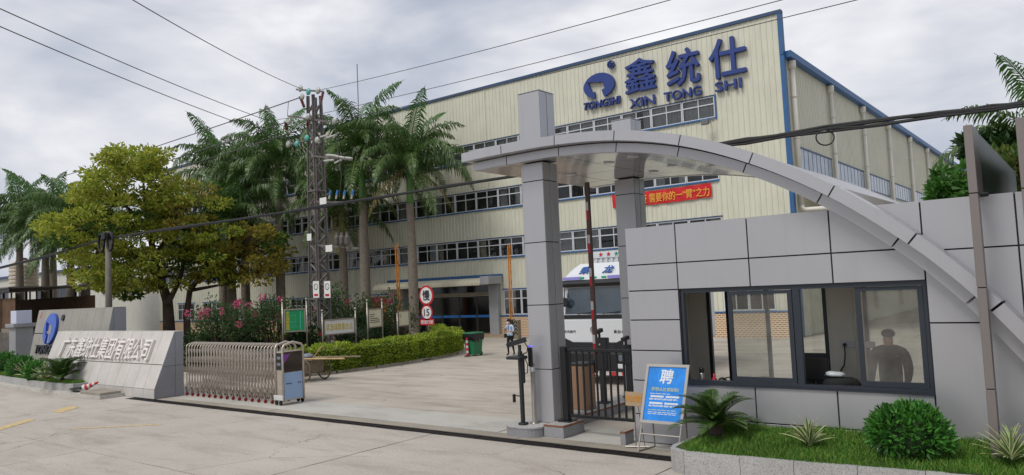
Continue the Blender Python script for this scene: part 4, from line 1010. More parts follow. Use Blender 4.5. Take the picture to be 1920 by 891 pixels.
MB().prism([(TYf + .1, 3.085), (TYf + .16, 2.98), (TYf + .3, 2.98), (TYf + .3, 3.2), (TYf + .2, 3.2)], TX0 + .03, TX1 - .03, 'yz').build('visor', m_tb, tr)
m_vio = mat('violet stripe', '#8f86d0', .4)
for a, b in ((TX0 + .06, TX0 + .75), (TX1 - .75, TX1 - .06)): MB().box(a, b, TYf + .17, TYf + .21, 3.21, 3.3).build('side_marker_stripe', m_vio, tr)
m_gl_ = mat('green marker lamp', '#2aa07c', .3)
for x in (-.45, 0, .35): MB().bevbox(TC + x - .09, TC + x + .09, TYf + .16, TYf + .2, 3.22, 3.29, .015).build('roof_lamp', m_gl_, tr)
MB().add([(TX0 + .14, TYf + .085, 2.14), (TX1 - .14, TYf + .085, 2.14), (TX1 - .2, TYf + .232, 2.95), (TX0 + .2, TYf + .232, 2.95), (TX0 + .14, TYf + .11, 2.14), (TX1 - .14, TYf + .11, 2.14), (TX1 - .2, TYf + .26, 2.95), (TX0 + .2, TYf + .26, 2.95)], ((0, 1, 2, 3), (0, 3, 7, 4), (1, 5, 6, 2), (3, 2, 6, 7), (0, 4, 5, 1))).build('windscreen', m_ws, tr)
MB().bevbox(TX0 + .08, TX1 - .08, TYf - .015, TYf + .09, 2.0, 2.12, .02).build('wiper_panel', m_tb, tr)
for x in (-.55, .35): MB().beam((TC + x, TYf - .01, 2.14), (TC + x + .55, TYf + .06, 2.2), .025).build('wiper', m_tb, tr)
MB().bevbox(TX1 - .75, TX1 - .3, TYf + .3, TYf + .42, 2.13, 2.22, .02).build('dash_papers', mat('teal dash cloth', '#4f9c9a', .7), tr)
MB().prism([(TX0 + .1, 1.42), (TX0 + .45, 1.28), (TX1 - .45, 1.28), (TX1 - .1, 1.42), (TX1 - .06, .98), (TX0 + .06, .98)], TYf - .02, TYf + .02).build('grille', m_tb, tr)
for z in (1.03, 1.1, 1.17, 1.24): MB().box(TC - .75, TC + .75, TYf - .035, TYf - .022, z, z + .03).build('grille_slat', mat('grille slat', '#2c2f34', .4), tr)
MB().bevbox(TX0 + .02, TX1 - .02, TYf - .08, TYf + .12, .42, .97, .04).build('bumper', m_tb, tr)
for a, b in ((TX0 + .03, TX0 + .42), (TX1 - .42, TX1 - .03)):
    MB().bevbox(a, b, TYf - .1, TYf + .04, .5, .66, .03).build('bumper_corner', m_tw, tr); h_ = MB().bevbox(a + .05, b - .05, TYf - .1, TYf - .02, .72, .92, .03).build('headlight', mat('lamp lens', '#5c6670', .1, spec=.8), tr)
for i in range(12): x = TX0 + .1 + i * (TX1 - TX0 - .2) / 12; MB().box(x, x + (TX1 - TX0 - .2) / 12 - .004, TYf - .04, TYf - .01, .3, .4).build('reflective_stripe', m_redp if i % 2 else m_whp, tr)
m_em = mat('chrome emblem', '#9a9a9c', .2, .8)
MB().lathe((TC, TYf - .002, 1.66), [(.12, 0), (.12, -.015), (.1, -.02), (.08, -.012)], 20, 'y').build('emblem', m_em, tr)
text('lettering', '东风柳汽', m_tb, tr, (.42, .09), face_minus_y(TX0 + .36, TYf - .006, 1.6), .006); text('lettering', '乘龙H5', m_tb, tr, (.36, .1), face_minus_y(TX1 - .34, TYf - .006, 1.6), .006)
pm = frame_mat((TC, TYf + .475, 3.5), (1, 0, 0), (0, .6, .8)); m_tl = mat('blue truck lettering', '#27569c', .4)
for s_, x in (('乘', -.52), ('龙', .34)): text('roof_lettering', s_, m_tl, tr, (.36, .3), frame_mat((TC + x, TYf + .50, 3.5), (1, 0, 0), (0, .68, .73)), .02, .025, .12)
for sx, x in ((-1, TX0), (1, TX1)):
    mi = MB().bevbox(x - .16, x + .16, TYf + .0, TYf + .1, 2.3, 2.75, .03).build('mirror', m_tb, tr) if sx > 0 else MB().lathe((x + .22, TYf - .05, 2.52), [(.14, 0), (.15, .03), (.1, .07)], 16, 'y').build('mirror', m_tb, tr)
    MB().tube([(x + (.2 if sx < 0 else 0), TYf + .0, 2.6), (x + .1 * -sx, TYf + .18, 2.95)], .02, 6).build('mirror_arm', m_tb, tr)
bx = MB().bevbox(TX0 - .02, TX1 + .02, TYf + 2.15, TYf + 6.3, 1.0, 4.12, .03).build('cargo_box', m_tw, tr)
for i in range(12): x = TX0 + .1 + i * .2; MB().box(x, x + .09, TYf + 2.11, TYf + 2.15, 1.2, 3.9).build('box_rib', m_tw, bx)
def star(cx_, cz_, r): return [(cx_ + (r if i % 2 == 0 else r * .4) * math.sin(i * math.pi / 5), cz_ + (r if i % 2 == 0 else r * .4) * math.cos(i * math.pi / 5)) for i in range(10)]
MB().box(TX0 + .02, TX1 - .02, TYf + 2.1, TYf + 2.148, 3.92, 4.14).build('box_header', m_tw, bx)
m_gst = mat('green star', '#1d8a62', .4)
for i in range(7): MB().prism(star(TX0 + .35 + i * .3, 4.03, .085), TYf + 2.085, TYf + 2.1).build('star', m_gst if i in (2, 5) else m_redp, bx)
MB().box(TX0 + .2, TX1 - .2, TYf + .4, TYf + 6.1, .6, 1.0).build('chassis', m_tb, tr)
for y in (TYf + 1.2, TYf + 5.0):
    for x0 in (TX0 + .05, TX1 - .33):
        wh = thing_w = MB().lathe((x0, y, .5), [(.38, 0), (.5, .03), (.5, .25), (.38, .28)], 24, 'x').build('wheel', m_tyre, tr); MB().lathe((x0 - .004, y, .5), [(.27, 0), (.27, .288)], 16, 'x').build('rim', m_em, wh)

# ------------------------------------------------------------------ retractable gate
m_st = mat('satin stainless tube', '#b8aea1', .34, .5, .08, 5)
rgate = thing('retractable_gate', 'stainless steel folding gate of upright bars on small red wheels', 'gate', (-21.5, 13.4, 0))
GX0, GX1, NG = -24.0, -19.1, 30
fm = MB(); y0, y1 = 13.12, 13.68
fm.tube([(0, y0, .14), (0, y0, 1.56), (0, y0 + .02, 1.63), (0, y0 + .08, 1.68), (0, (y0 + y1) / 2, 1.72), (0, y1 - .08, 1.68), (0, y1 - .02, 1.63), (0, y1, 1.56), (0, y1, .14)], .018, 8)
fm.tube([(0, y0, .2), (0, y1, .2)], .016, 6); fm.tube([(0, y0, 1.2), (0, y1, 1.2)], .014, 6)
fme = fm.mesh('bar_frame', smooth=True); fme.materials.append(m_st)
dx = (GX1 - GX0) / (NG - 1)
lms = []
for y in (y0 + .035, y1 - .035):
    lk = MB()
    for a, b in ((.32, .78), (.78, 1.24), (1.1, 1.52)):
        lk.beam((0, y, a), (dx, y, b), .012, .03); lk.beam((0, y + .014, b), (dx, y + .014, a), .012, .03)
    for z in (.55, 1.01): lk.lathe((dx / 2, y - .012, z), [(.022, 0), (.022, .03)], 8, 'y')
    lms.append(lk.mesh('scissor_link')); lms[-1].materials.append(mat('worn link steel', '#c4beb6', .3, .6))
whm = MB(); whm.lathe((0, 0, .055), [(.03, -.016), (.055, -.012), (.055, .012), (.03, .016)], 14, 'x'); wme = whm.mesh('wheel'); wme.materials.append(mat('red rubber wheel', '#8c1c22', .6))
fkm = MB(); fkm.box(-.022, .022, -.03, .03, .1, .16); fkm.beam((0, 0, .12), (0, -.03, .3), .03, .05); fke = fkm.mesh('wheel_fork'); fke.materials.append(m_ss)
L0 = rgate.location
for i in range(NG):
    x = GX0 + dx * i; inst('bar_frame', fme, rgate, Vector((x, 0, 0)) - Vector((L0.x, L0.y, 0)))
    for lme in (lms if i < NG - 1 else []): inst('scissor_link', lme, rgate, Vector((x, 0, 0)) - Vector((L0.x, L0.y, 0)))
    if i % 2 == 0:
        for y in (y0, y1): inst('wheel', wme, rgate, (x - L0.x, y - L0.y, 0)); inst('wheel_fork', fke, rgate, (x - L0.x, y - L0.y, 0))
hx0, hx1 = -18.98, -18.63
for x in (hx0, hx1):
    MB().tube([(x, 13.05, .1), (x, 13.05, 1.62), (x, 13.1, 1.7), (x, 13.4, 1.78), (x, 13.7, 1.7), (x, 13.75, 1.62), (x, 13.75, .1)], .032, 8).build('head_frame', m_st, rgate, smooth=True)
hb = MB().bevbox(hx0 + .035, hx1 - .005, 13.06, 13.74, .12, 1.52, .01).build('drive_head', m_st, rgate)
MB().box(hx0 + .06, hx1 - .06, 13.045, 13.059, 1.0, 1.48).build('display', m_blk, hb)
for z in (1.12, 1.3): MB().box(hx0 + .1, hx1 - .09, 13.04, 13.0449, z, z + .08).build('display_line', mat('dim display text', '#6b7388', .5), hb)
MB().box(hx1 - .004, hx1 + .004, 13.09, 13.71, .92, 1.5).build('mirror_panel', mat('mirror steel', '#55504c', .08, .95), hb)
MB().box(hx1 - .004, hx1 + .005, 13.09, 13.71, .16, .91).build('protective_film', mat('pale blue film', '#8fa9c9', .5, var=.05), hb)
for y_ in (13.16, 13.22, 13.29, 13.55, 13.62): MB().box(hx1 + .0055, hx1 + .0065, y_, y_ + .045, .58, .615).build('film_print', mat('dark blue print', '#1d2c50', .6), hb)
MB().add([(hx1 + .006, 13.1, 1.18), (hx1 + .006, 13.3, 1.44), (hx1 + .006, 13.1, 1.44)], [(0, 1, 2)]).build('sticker', mat('purple sticker', '#7d3f96', .5), hb, fix=False)
MB().bevbox(hx0 - .05, hx1 + .03, 13.0, 13.045, .14, .28, .01).build('sensor_bar', m_whp, hb)
for x in (hx0 + .05, hx1 - .1):
    for y in (13.03, 13.77): MB().lathe((x, y, .065), [(.04, -.02), (.065, -.015), (.065, .015), (.04, .02)], 14, 'y').build('wheel', m_tyre, rgate)

# ------------------------------------------------------------------ stone name walls
m_stone = granite('light stone slab', '#c0bcb7', .05); m_stone2 = granite('weathered stone slab', '#96928b', .08); m_edge = granite('grey stone edge', '#8f9197', .06)
def name_wall(name, label, x0, x1, yb, yt, yk, h, zk, cols, zrow, m, lean=0.0):
    """wall whose front leans back: yb front foot, yt front top, yk back; zk height of the upright plinth"""
    o = thing(name, label, 'name wall', ((x0 + x1) / 2, (yb + yk) / 2, 0))
    MB().prism([(yb + .03, 0), (yb + .03, zk), (yt + .03, h - .02), (yk - .02, h - .02), (yk - .02, 0)], x0 + .02, x1 - .02, 'yz').build('core', m_gap, o)
    nrm = Vector((0, -(h - zk), -(yt - yb))).normalized(); nrm = Vector((0, -(h - zk), (yt - yb) * 1)).normalized()
    def F(x, v, n): z = zk + (h - zk) * v; return Vector((x, yb + (yt - yb) * v, z)) + nrm * n
    w_ = (x1 - x0) / cols
    rows = [0] + zrow + [1]
    for i in range(cols):
        a, b = x0 + i * w_ + .006, x0 + (i + 1) * w_ - .006
        for v0, v1 in zip(rows, rows[1:]):
            v0 += .006; v1 -= .006
            MB().add([F(x, v, n) for x in (a, b) for v in (v0, v1) for n in (-.025, .0)], ((0, 1, 3, 2), (4, 6, 7, 5), (0, 4, 5, 1), (2, 3, 7, 6), (0, 2, 6, 4), (1, 5, 7, 3))).build('stone_slab', m, o)
        if zk > .05: MB().bevbox(a, b, yb - .003, yb + .028, .004, zk - .004, .003).build('plinth_slab', m, o)
    MB().box(x0, x1, yt + .005, yk, h - .018, h).build('coping', m, o)
    ym = yt + .02; zs = [0, .95 * h * .5, h - .02]
    for z0, z1 in zip(zs, zs[1:]):
        MB().box(x1 - .018, x1, ym + .005, yk, z0 + .006, z1 - .006).build('end_slab', m_edge, o)
        def yf(z): return yb + .03 if z < zk else yb + .03 + (yt - yb) * (z - zk) / (h - zk)
        pts = [(yf(z0) - .02, z0 + .006)] + ([(yf(zk) - .02, zk)] if z0 < zk < z1 else []) + [(yf(z1) - .02, z1 - .006), (ym - .005, z1 - .006), (ym - .005, z0 + .006)]
        MB().prism(pts, x1 - .018, x1, 'yz').build('end_slab', m_edge, o)
    return o, F, nrm
nw, F, nrm = name_wall('front_name_wall', 'pale leaning stone wall carrying the raised company name', -33.4, -24.25, 12.15, 12.85, 13.15, 2.12, .3, 13, [.42], m_stone)
ex_ = Vector((1, 0, 0)); up_ = (F(0, 1, 0) - F(0, 0, 0)).normalized()
c = F(-28.75, .665, .05); text('raised_lettering', '广东鑫统仕集团有限公司', mat('pinkish white lettering', '#d9d3cf', .5), nw, (7.0, .78), frame_mat(c, ex_, up_), .09, .012)
rw, F2, nrm2 = name_wall('rear_name_wall', 'taller weathered stone wall with a round blue emblem behind the name wall', -37.9, -30.7, 13.2, 13.8, 14.3, 3.0, .0, 10, [.28, .66], m_stone2)
m_emb = mat('bright blue emblem', '#3458b0', .35, var=.06); up2 = (F2(0, 1, 0) - F2(0, 0, 0)).normalized()
def onwall(poly, cx_, v, n0, n1):
    mb = MB(); k = len(poly)
    base = F2(cx_, v, 0)
    mb.add([base + Vector((1, 0, 0)) * p[0] + up2 * p[1] + nrm2 * n0 for p in poly] + [base + Vector((1, 0, 0)) * p[0] + up2 * p[1] + nrm2 * n1 for p in poly], [tuple(range(k)), tuple(reversed(range(k, 2*k)))] + [(i, i + k, (i+1) % k + k, (i+1) % k) for i in range(k)])
    return mb
EX = -36.05
onwall([(.62 * math.cos(i * .1963), .68 * math.sin(i * .1963)) for i in range(32)], EX, .72, .0, .06).build('emblem_disc', mat('deep blue disc', '#24408c', .4), rw)
em = emblem(0, 0, .62, .68); onwall(em, EX, .72, .06, .12).build('emblem', m_emb, rw)
onwall([(-.30, -.1), (-.18, -.1), (-.18, .24), (.2, .14), (.2, -.2), (.08, -.24), (.08, -.6), (-.08, -.62), (-.08, -.2), (-.3, -.2)], EX, .72, .061, .075).build('emblem_mark', m_stone2, rw)
onwall([(.13 * math.cos(i * .5236), .13 * math.sin(i * .5236)) for i in range(12)], -35.1, .88, 0, .06).build('registered_mark', m_char, rw)
text('lettering', 'TONGSHI', m_char, rw, (2.3, .36), frame_mat(F2(-36.1, .43, .04), ex_, up2), .08, .03, .1)
onwall([(0, 0), (.06, 0), (.1, .12), (.12, .3), (.05, .3)], -37.6, .88, 0, .006).build('red_mark', m_redp, rw)
# raised verge, its end step and planter
vg = MB().box(-60, -26.25, 11.35, 14.04, -.004, .115).build('raised_verge', concrete('dusty verge concrete', '#a8a49d', '#c4c0b8', .3, (.5, 1, 1), 0, 2.0, .14)); struct(vg)
st = thing('concrete_step', 'worn concrete slab step at the end of the verge', 'step', (-26.9, 11.65, .115)); MB().bevbox(-27.8, -26.3, 11.37, 12.05, .115, .2, .012).build('slab', kerb_m, st)
lp = thing('verge_planter', 'low planter with granite kerb before the stone name walls', 'planter', (-36, 11.8, .115))
LK = [(-28.95, 12.12), (-28.95, 11.62), (-29.5, 11.48), (-30.4, 11.46), (-31.4, 11.48), (-32.5, 11.52), (-33.6, 11.58), (-34.8, 11.66), (-36.2, 11.76), (-37.8, 11.9), (-39.6, 12.06), (-41.6, 12.25), (-44, 12.5), (-47, 12.8)]
for a, b in zip(LK, LK[1:]):
    a, b = Vector((*a, 0)), Vector((*b, 0)); d = (b - a).normalized(); nn = Vector((d.y, -d.x, 0)) * .1; a2, b2 = a + d * .004, b - d * .004
    MB().prism([(p.x, p.y) for p in (a2, b2, b2 + nn, a2 + nn)], .116, .36 + random.uniform(-.005, .005), 'xy').build('kerbstone', m_gran, lp)
MB().prism([(x, y + (.03 if x < -29 else 0)) for x, y in LK[1:]] + [(-47, 14.0), (-38.2, 14.0), (-38.2, 13.15), (-33.5, 13.15), (-33.5, 12.13), (-29.05, 12.13)], .118, .34, 'xy').build('soil', _mats['turf base'], lp)
rg = random.Random(31); pts = []
while len(pts) < 9000:
    x, y = rg.uniform(-44, -29.06), rg.uniform(11.5, 13.1)
    lo = next((LK[k][1] + (LK[k+1][1] - LK[k][1]) * (LK[k][0] - x) / (LK[k][0] - LK[k+1][0]) for k in range(1, len(LK) - 1) if LK[k+1][0] <= x <= LK[k][0]), 99)
    if y > lo + .1 and (x < -33.5 or y < 12.1): pts.append((x, y, .33))
blades('verge_grass', pts, m_grass, 'short green grass in the verge planter by the name walls', .06, .16, .012, 6)
sago(-30.35, 11.78, .34, 1.35, 'sago palm at the end of the verge planter by the name wall', 26, 13)
agave(-31.7, 11.75, .34, 1.5, 'striped spiky plant between the sago palm and the bush left of it', 14); agave(-34.1, 12.0, .34, 1.6, 'striped spiky plant between the two verge bushes', 15)
gB = 'round bushes in the verge planter'
round_bush(-32.6, 11.85, .3, .5, .78, 1500, .13, 'round green bush nearest the sago palm in the verge planter', 16, gB)
round_bush(-35.6, 12.25, .3, .6, .8, 1500, .14, 'middle round green bush in the verge planter', 17, gB); round_bush(-38.4, 12.6, .3, .7, .82, 1500, .15, 'round green bush at the left edge of the verge planter', 18, gB)
# fallen striped traffic cone
cn = thing('fallen_cone', 'red and white striped traffic cone lying crushed on the step', 'cone', (-28.1, 11.7, .2))
p0, p1 = Vector((-28.1, 11.62, .25)), Vector((-27.72, 11.9, .42))
for i in range(6):
    a, b = p0.lerp(p1, i / 6 + .004), p0.lerp(p1, (i + 1) / 6); MB().tube([a, b], [.12 - .014 * i, .108 - .014 * i], 12).build('cone_band', m_redp if i % 2 else m_whp, cn)
MB().tube([p1, p1.lerp(p0, -.06)], [.035, .03], 12).build('tip', m_redp, cn)
for k, (x, y) in enumerate(((-28.75, 11.62), (-28.5, 11.5), (-28.4, 11.75))): MB().add([(x - .35, y - .1, .2), (x + .3, y - .14, .205), (x + .33, y + .12, .26 + .03*k), (x - .3, y + .1, .22)], [(0, 1, 2, 3)]).build('crushed_base', m_tyre, cn, fix=False)

# ------------------------------------------------------------------ garden island: kerb, hedge, boards
m_soilg = struct(MB().prism([(-24.75, 17.9), (-24.2, 19.2), (-23.9, 21.2), (-23.95, 24.4), (-24.7, 27.2), (-25.9, 28.8), (-29, 31.0), (-34, 34.6), (-70, 34.6), (-70, 17.5), (-25.6, 17.5)], -.004, .06, 'xy').build('garden_bed', mat('leaf litter soil', '#5d5140', .95, var=.3, scale=2, bump=.6, bscale=10)))
HL = [(-25.3, 17.75), (-24.72, 18.35), (-24.4, 19.4), (-24.2, 21.2), (-24.25, 23.0), (-24.4, 24.6), (-24.75, 26.2), (-25.4, 27.7), (-26.5, 28.7), (-28.0, 29.6), (-29.5, 30.8)]
kb = thing('garden_kerb', 'low weathered concrete kerb along the foot of the hedge', 'kerb', (-24.3, 22, 0))
for a, b in zip(HL, HL[1:]):
    a, b = Vector((*a, 0)), Vector((*b, 0)); d = (b - a).normalized(); nn = Vector((d.y, -d.x, 0)); a2, b2 = a + nn * .28 + d*.006, b + nn * .28 - d*.006
    MB().prism([(p.x, p.y) for p in (a2, b2, b2 + nn * .12, a2 + nn * .12)], -.003, .11, 'xy').build('kerbstone', kerb_m, kb)
m_hedge = leaf_mat('hedge leaf', ['#5a7f24', '#7d9c2e', '#a3b43c', '#bcc44c', '#6a8e2e'], .35, .45, .4)
hg = thing('clipped_hedge', 'long clipped yellow-green hedge curving along the driveway', 'hedge', (-24.6, 23, .06))
rg = random.Random(41); mb = MB(); core = MB()
for a, b in zip(HL, HL[1:]):
    a, b = Vector((*a, .06)), Vector((*b, .06)); L = (b - a).length; d = (b - a) / L; nn = Vector((d.y, -d.x, 0))
    n = int(L * 1150)
    for _ in range(n):
        u = rg.random(); wob = .05 * math.sin(u * L * 3 + a.y * 2) + .04 * math.sin(a.x * 7 + u * 9)
        r = rg.random()
        if r < .52: off, z, nr = .42 + wob + rg.uniform(-.05, .06), rg.uniform(.05, .92), nn
        elif r < .9: off, z, nr = rg.uniform(-.4, .42), .92 + wob * 1.3 + rg.uniform(-.04, .09), Vector((0, 0, 1))
        else: off, z, nr = -.42 + rg.uniform(-.05, .05), rg.uniform(.1, .92), -nn
        if z < .3: off *= .85
        leafs(mb, [(a + d * (u * L) + nn * off + Vector((0, 0, z)), nr)], rg, .105, .55, .2)
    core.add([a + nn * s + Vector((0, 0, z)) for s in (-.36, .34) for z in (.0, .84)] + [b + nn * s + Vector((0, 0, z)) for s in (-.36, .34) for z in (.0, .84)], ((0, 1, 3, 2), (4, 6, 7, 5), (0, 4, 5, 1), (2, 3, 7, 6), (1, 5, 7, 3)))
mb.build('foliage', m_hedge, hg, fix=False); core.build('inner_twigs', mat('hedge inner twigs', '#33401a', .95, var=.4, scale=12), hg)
m_pst = mat('steel sign post', '#9b958c', .3, .7)
def board(name, label, p, q, z0, z1, face, inner, post=True, ball=True, top=.35):
    """framed board between two posts, p and q are ground points"""
    p, q = Vector((*p, 0)), Vector((*q, 0)); e = (q - p).normalized(); n = Vector((e.y, -e.x, 0)); L = (q - p).length
    o = thing(name, label, 'sign board', (p + q) / 2)
    for s in (p - e * .05, q + e * .05):
        pst = MB().tube([s, s + Vector((0, 0, z1 + top))], .035, 8).build('post', m_pst, o, smooth=True)
        if ball: MB().lathe(s + Vector((0, 0, z1 + top)), [(.01, -.01), (.055, .03), (.06, .06), (.04, .1), (.005, .115)], 10).build('ball_finial', m_pst, pst, smooth=True)
    def bx(u0, u1, za, zb, n0, n1): return MB().add([p + e * u + n * k + Vector((0, 0, z)) for u in (u0, u1) for z in (za, zb) for k in (n0, n1)], ((0, 1, 3, 2), (4, 6, 7, 5), (0, 4, 5, 1), (2, 3, 7, 6), (0, 2, 6, 4), (1, 5, 7, 3)))
    f = .06
    for c in ((0, L, z0, z0 + f), (0, L, z1 - f, z1), (0, f, z0 + f, z1 - f), (L - f, L, z0 + f, z1 - f)): bx(*c, -.03, .04).build('frame', m_pst, o)
    pan_ = bx(f, L - f, z0 + f, z1 - f, -.01, .015).build('panel', face, o)
    inner(o, pan_, lambda u, z, k=.02: frame_mat(p + e * u + n * k + Vector((0, 0, z)), e, (0, 0, 1)), bx, L); return o
m_yp = mat('yellow print', '#cdb23a', .6); m_cy = mat('pale cyan print', '#5fc0b4', .6); m_dkp = mat('dark print', '#2b2a28', .7)
def g_inner(o, pn, on_, bx, L):
    text('title', '安\n全\n疏\n散\n路\n图', m_yp, pn, (.16, .84), on_(.17, 2.02, .018), .004, .004)
    for (u0, u1, a, b) in ((1.12, 1.155, 1.6, 2.45), (.4, .9, 1.95, 1.962), (.5, 1.0, 1.72, 1.73), (.55, .56, 1.65, 1.95), (.8, .81, 1.75, 2.3), (.4, .8, 2.25, 2.26)): bx(u0 * L / 1.5, u1 * L / 1.5, a, b, .0155, .0185).build('map_line', m_cy, pn)
def pt(px, y): v = at_y(px, 600, y); return (v.x, v.y)
board('map_board', 'green site map board with yellow title on two steel posts', pt(532, 20.6), pt(573, 21.4), 1.5, 2.55, mat('green board print', '#0f8a52', .5, var=.1, scale=3), g_inner)
m_wb = mat('white board face', '#e0e0dc', .5, var=.04); m_cb = mat('cream board face', '#dcd6bb', .55, var=.05)
board('assembly_board', 'white board with yellow emergency assembly point writing', pt(606, 21.6), pt(665, 23.4), 1.28, 2.0, m_wb, lambda o, pn, on_, bx, L: text('writing', '紧急疏散集合点', m_yp, pn, (L * .84, .32), on_(L / 2, 1.64, .018), .004, .01))
def c_inner(o, pn, on_, bx, L):
    for k, (w_, z) in enumerate(((.35, 2.05), (.3, 1.95), (.6, 1.85), (.7, 1.76), (.7, 1.67))): bx(L * .12, L * (.12 + w_), z, z + .035, .0155, .0185).build('text_line', m_dkp, pn)
board('notice_board', 'cream notice board with lines of dark text on two ball-topped posts', pt(690, 24.4), pt(716, 25.6), 1.42, 2.35, m_cb, c_inner)
board('small_notice', 'small cream notice with one mark near the orange boom', pt(746, 26.6), pt(767, 27.6), 1.35, 2.15, m_cb, lambda o, pn, on_, bx, L: text('mark', '◇', m_dkp, pn, (.16, .18), on_(L * .22, 1.9, .018), .003), True, False, -.1)
rb = board('red_display', 'red and orange poster display case in front of the brick base', pt(692, 33.2), pt(728, 34.4), 1.0, 2.9, mat('red orange poster', '#a63a24', .5, var=.45, scale=1.2), lambda o, pn, on_, bx, L: bx(L * .62, L * .9, 1.3, 2.4, .016, .02).build('orange_strip', mat('orange print', '#c9822e', .5, var=.3, scale=2), pn), True, False, -.1)
# speed limit sign
sp = thing('speed_sign', 'round red-rimmed slow and 15 signs on one pole behind the hedge', 'road sign', (-24.75, 25.0, 0))
cx_, cy_ = at_y(799, 540, 25.0).x, 25.0; sp.location = (cx_, cy_, 0)
MB().tube([(cx_, cy_ + .05, 0), (cx_, cy_ + .05, 3.4)], .045, 10).build('pole', m_pst, sp, smooth=True)
m_rr = mat('sign red', '#b3202c', .4); m_ww = mat('sign white', '#cfd0d0', .4)
zc = at_y(799, 554, 25).z; z2 = at_y(799, 586, 25).z; z3 = at_y(799, 604, 25).z
for z, r, s_ in ((zc, .46, '慢'), (z2, .36, '15')):
    d = MB().lathe((cx_, cy_, z), [(r, 0), (r, -.02)], 36, 'y').build('disc', m_rr, sp); MB().lathe((cx_, cy_ - .021, z), [(r * .8, 0), (r * .8, -.004)], 36, 'y').build('face', m_ww, d); text('writing', s_, m_dkp, d, (r * .95, r * 1.0) if s_ != '15' else (r * .95, r * .85), face_minus_y(cx_, cy_ - .029, z), .004, .03)
d = MB().box(cx_ - .44, cx_ + .44, cy_ - .02, cy_, z3 - .14, z3 + .14).build('plate', m_rr, sp); text('writing', '限速行驶', m_ww, d, (.76, .17), face_minus_y(cx_, cy_ - .024, z3), .004, .02)
# two orange folding booms with chevron housings
m_or = mat('orange boom', '#c47a1c', .5); m_chv = mat('dark housing', '#3d382f', .6)
def orange_boom(px, y, label, pb):
    b = at_y(pb, 600, y); t_ = at_y(px, 460, y); o = thing('orange_boom', label, 'barrier', (b.x, y, 0), 'raised orange booms before the factory')
    MB().bevbox(b.x - .3, b.x + .02, y - .16, y + .16, 0, 1.15, .015).build('housing', m_chv, o); MB().bevbox(b.x + .08, b.x + .42, y - .16, y + .16, 0, 1.12, .015).build('chevron_box', mat('tan housing', '#7d7462', .6), o)
    for k in range(4): MB().add([(b.x + .1, y - .165, .2 + .22*k), (b.x + .25, y - .165, .34 + .22*k), (b.x + .4, y - .165, .2 + .22*k), (b.x + .4, y - .165, .3 + .22*k), (b.x + .25, y - .165, .44 + .22*k), (b.x + .1, y - .165, .3 + .22*k)], [(0, 1, 4, 5), (1, 2, 3, 4)]).build('chevron', m_blk, o, fix=False)
    x0, x1, zt = b.x - .14, t_.x, t_.z; n = 14
    for i in range(n):
        u, v = i / n, (i + .82) / n; za, zb = 1.15 + (zt - 1.15) * u, 1.15 + (zt - 1.15) * v
        MB().beam((x0 + (x1 - x0) * u - .07, y - .05, za), (x0 + (x1 - x0) * v - .07, y - .05, zb + .07), .07, .05).build('arm_link', m_or, o); MB().beam((x0 + (x1 - x0) * u + .06, y - .02, za + .12), (x0 + (x1 - x0) * v + .06, y - .02, zb + .17), .065, .05).build('arm_link', m_or if i % 2 else mat('darker orange boom', '#a8651a', .5), o)  # every other rear link gets a darker orange
orange_boom(744, 30.0, 'raised orange folding boom left of the speed sign', 754); orange_boom(955, 36.0, 'raised orange folding boom between the entrance and the front pillar', 963)
# wheeled bin and bollard
m_bin = mat('green bin plastic', '#1c6a45', .45, var=.06)
bi = at_ground(889, 667); bnn = thing('wheeled_bin', 'green wheeled bin with black liner at the end of the hedge', 'bin', bi)
mb = MB(); x, y = bi.x, bi.y
mb.add([(x - .24, y - .26, .06), (x + .24, y - .26, .06), (x + .24, y + .26, .06), (x - .24, y + .26, .06), (x - .3, y - .34, .98), (x + .3, y - .34, .98), (x + .3, y + .34, .98), (x - .3, y + .34, .98)], ((0, 3, 2, 1), (4, 5, 6, 7), (0, 1, 5, 4), (1, 2, 6, 5), (2, 3, 7, 6), (3, 0, 4, 7))).build('body', m_bin, bnn)
mb = MB(); n = 24
for i in range(n):
    a = 2 * math.pi * i / n; u, v = math.cos(a), math.sin(a); k = max(abs(u), abs(v)); rz = random.uniform(-.1, .06)
    mb.v += [(x + u / k * .33, y + v / k * .37, 1.02), (x + u / k * .345, y + v / k * .385, .86 + rz * .5), (x + u / k * .315, y + v / k * .355, .72 + rz)]
for i in range(n):
    for j in range(2): a, b = 3*i + j, 3*((i+1) % n) + j; mb.f.append((a, b, b + 1, a + 1))
mb.build('bin_liner', mat('black bin liner', '#131415', .35), bnn, fix=False)
MB().bevbox(x - .34, x + .32, y - .38, y + .4, 1.0, 1.08, .03).build('lid', m_bin, bnn)
for s in (-.2, .2): MB().lathe((x + s, y + .26, .1), [(.1, -.03), (.1, .03)], 14, 'x').build('wheel', m_tyre, bnn)
bl = at_ground(877, 668.5); o = thing('striped_bollard', 'red and white striped bollard beside the green bin', 'bollard', bl)
for i in range(7): MB().lathe((bl.x, bl.y, .04 + i * .115), [(.06, 0), (.06, .114)], 14).build('band', m_redp if i % 2 == 0 else m_whp, o)
MB().lathe((bl.x, bl.y, 0), [(.16, 0), (.14, .04)], 16).build('base', m_tyre, o)
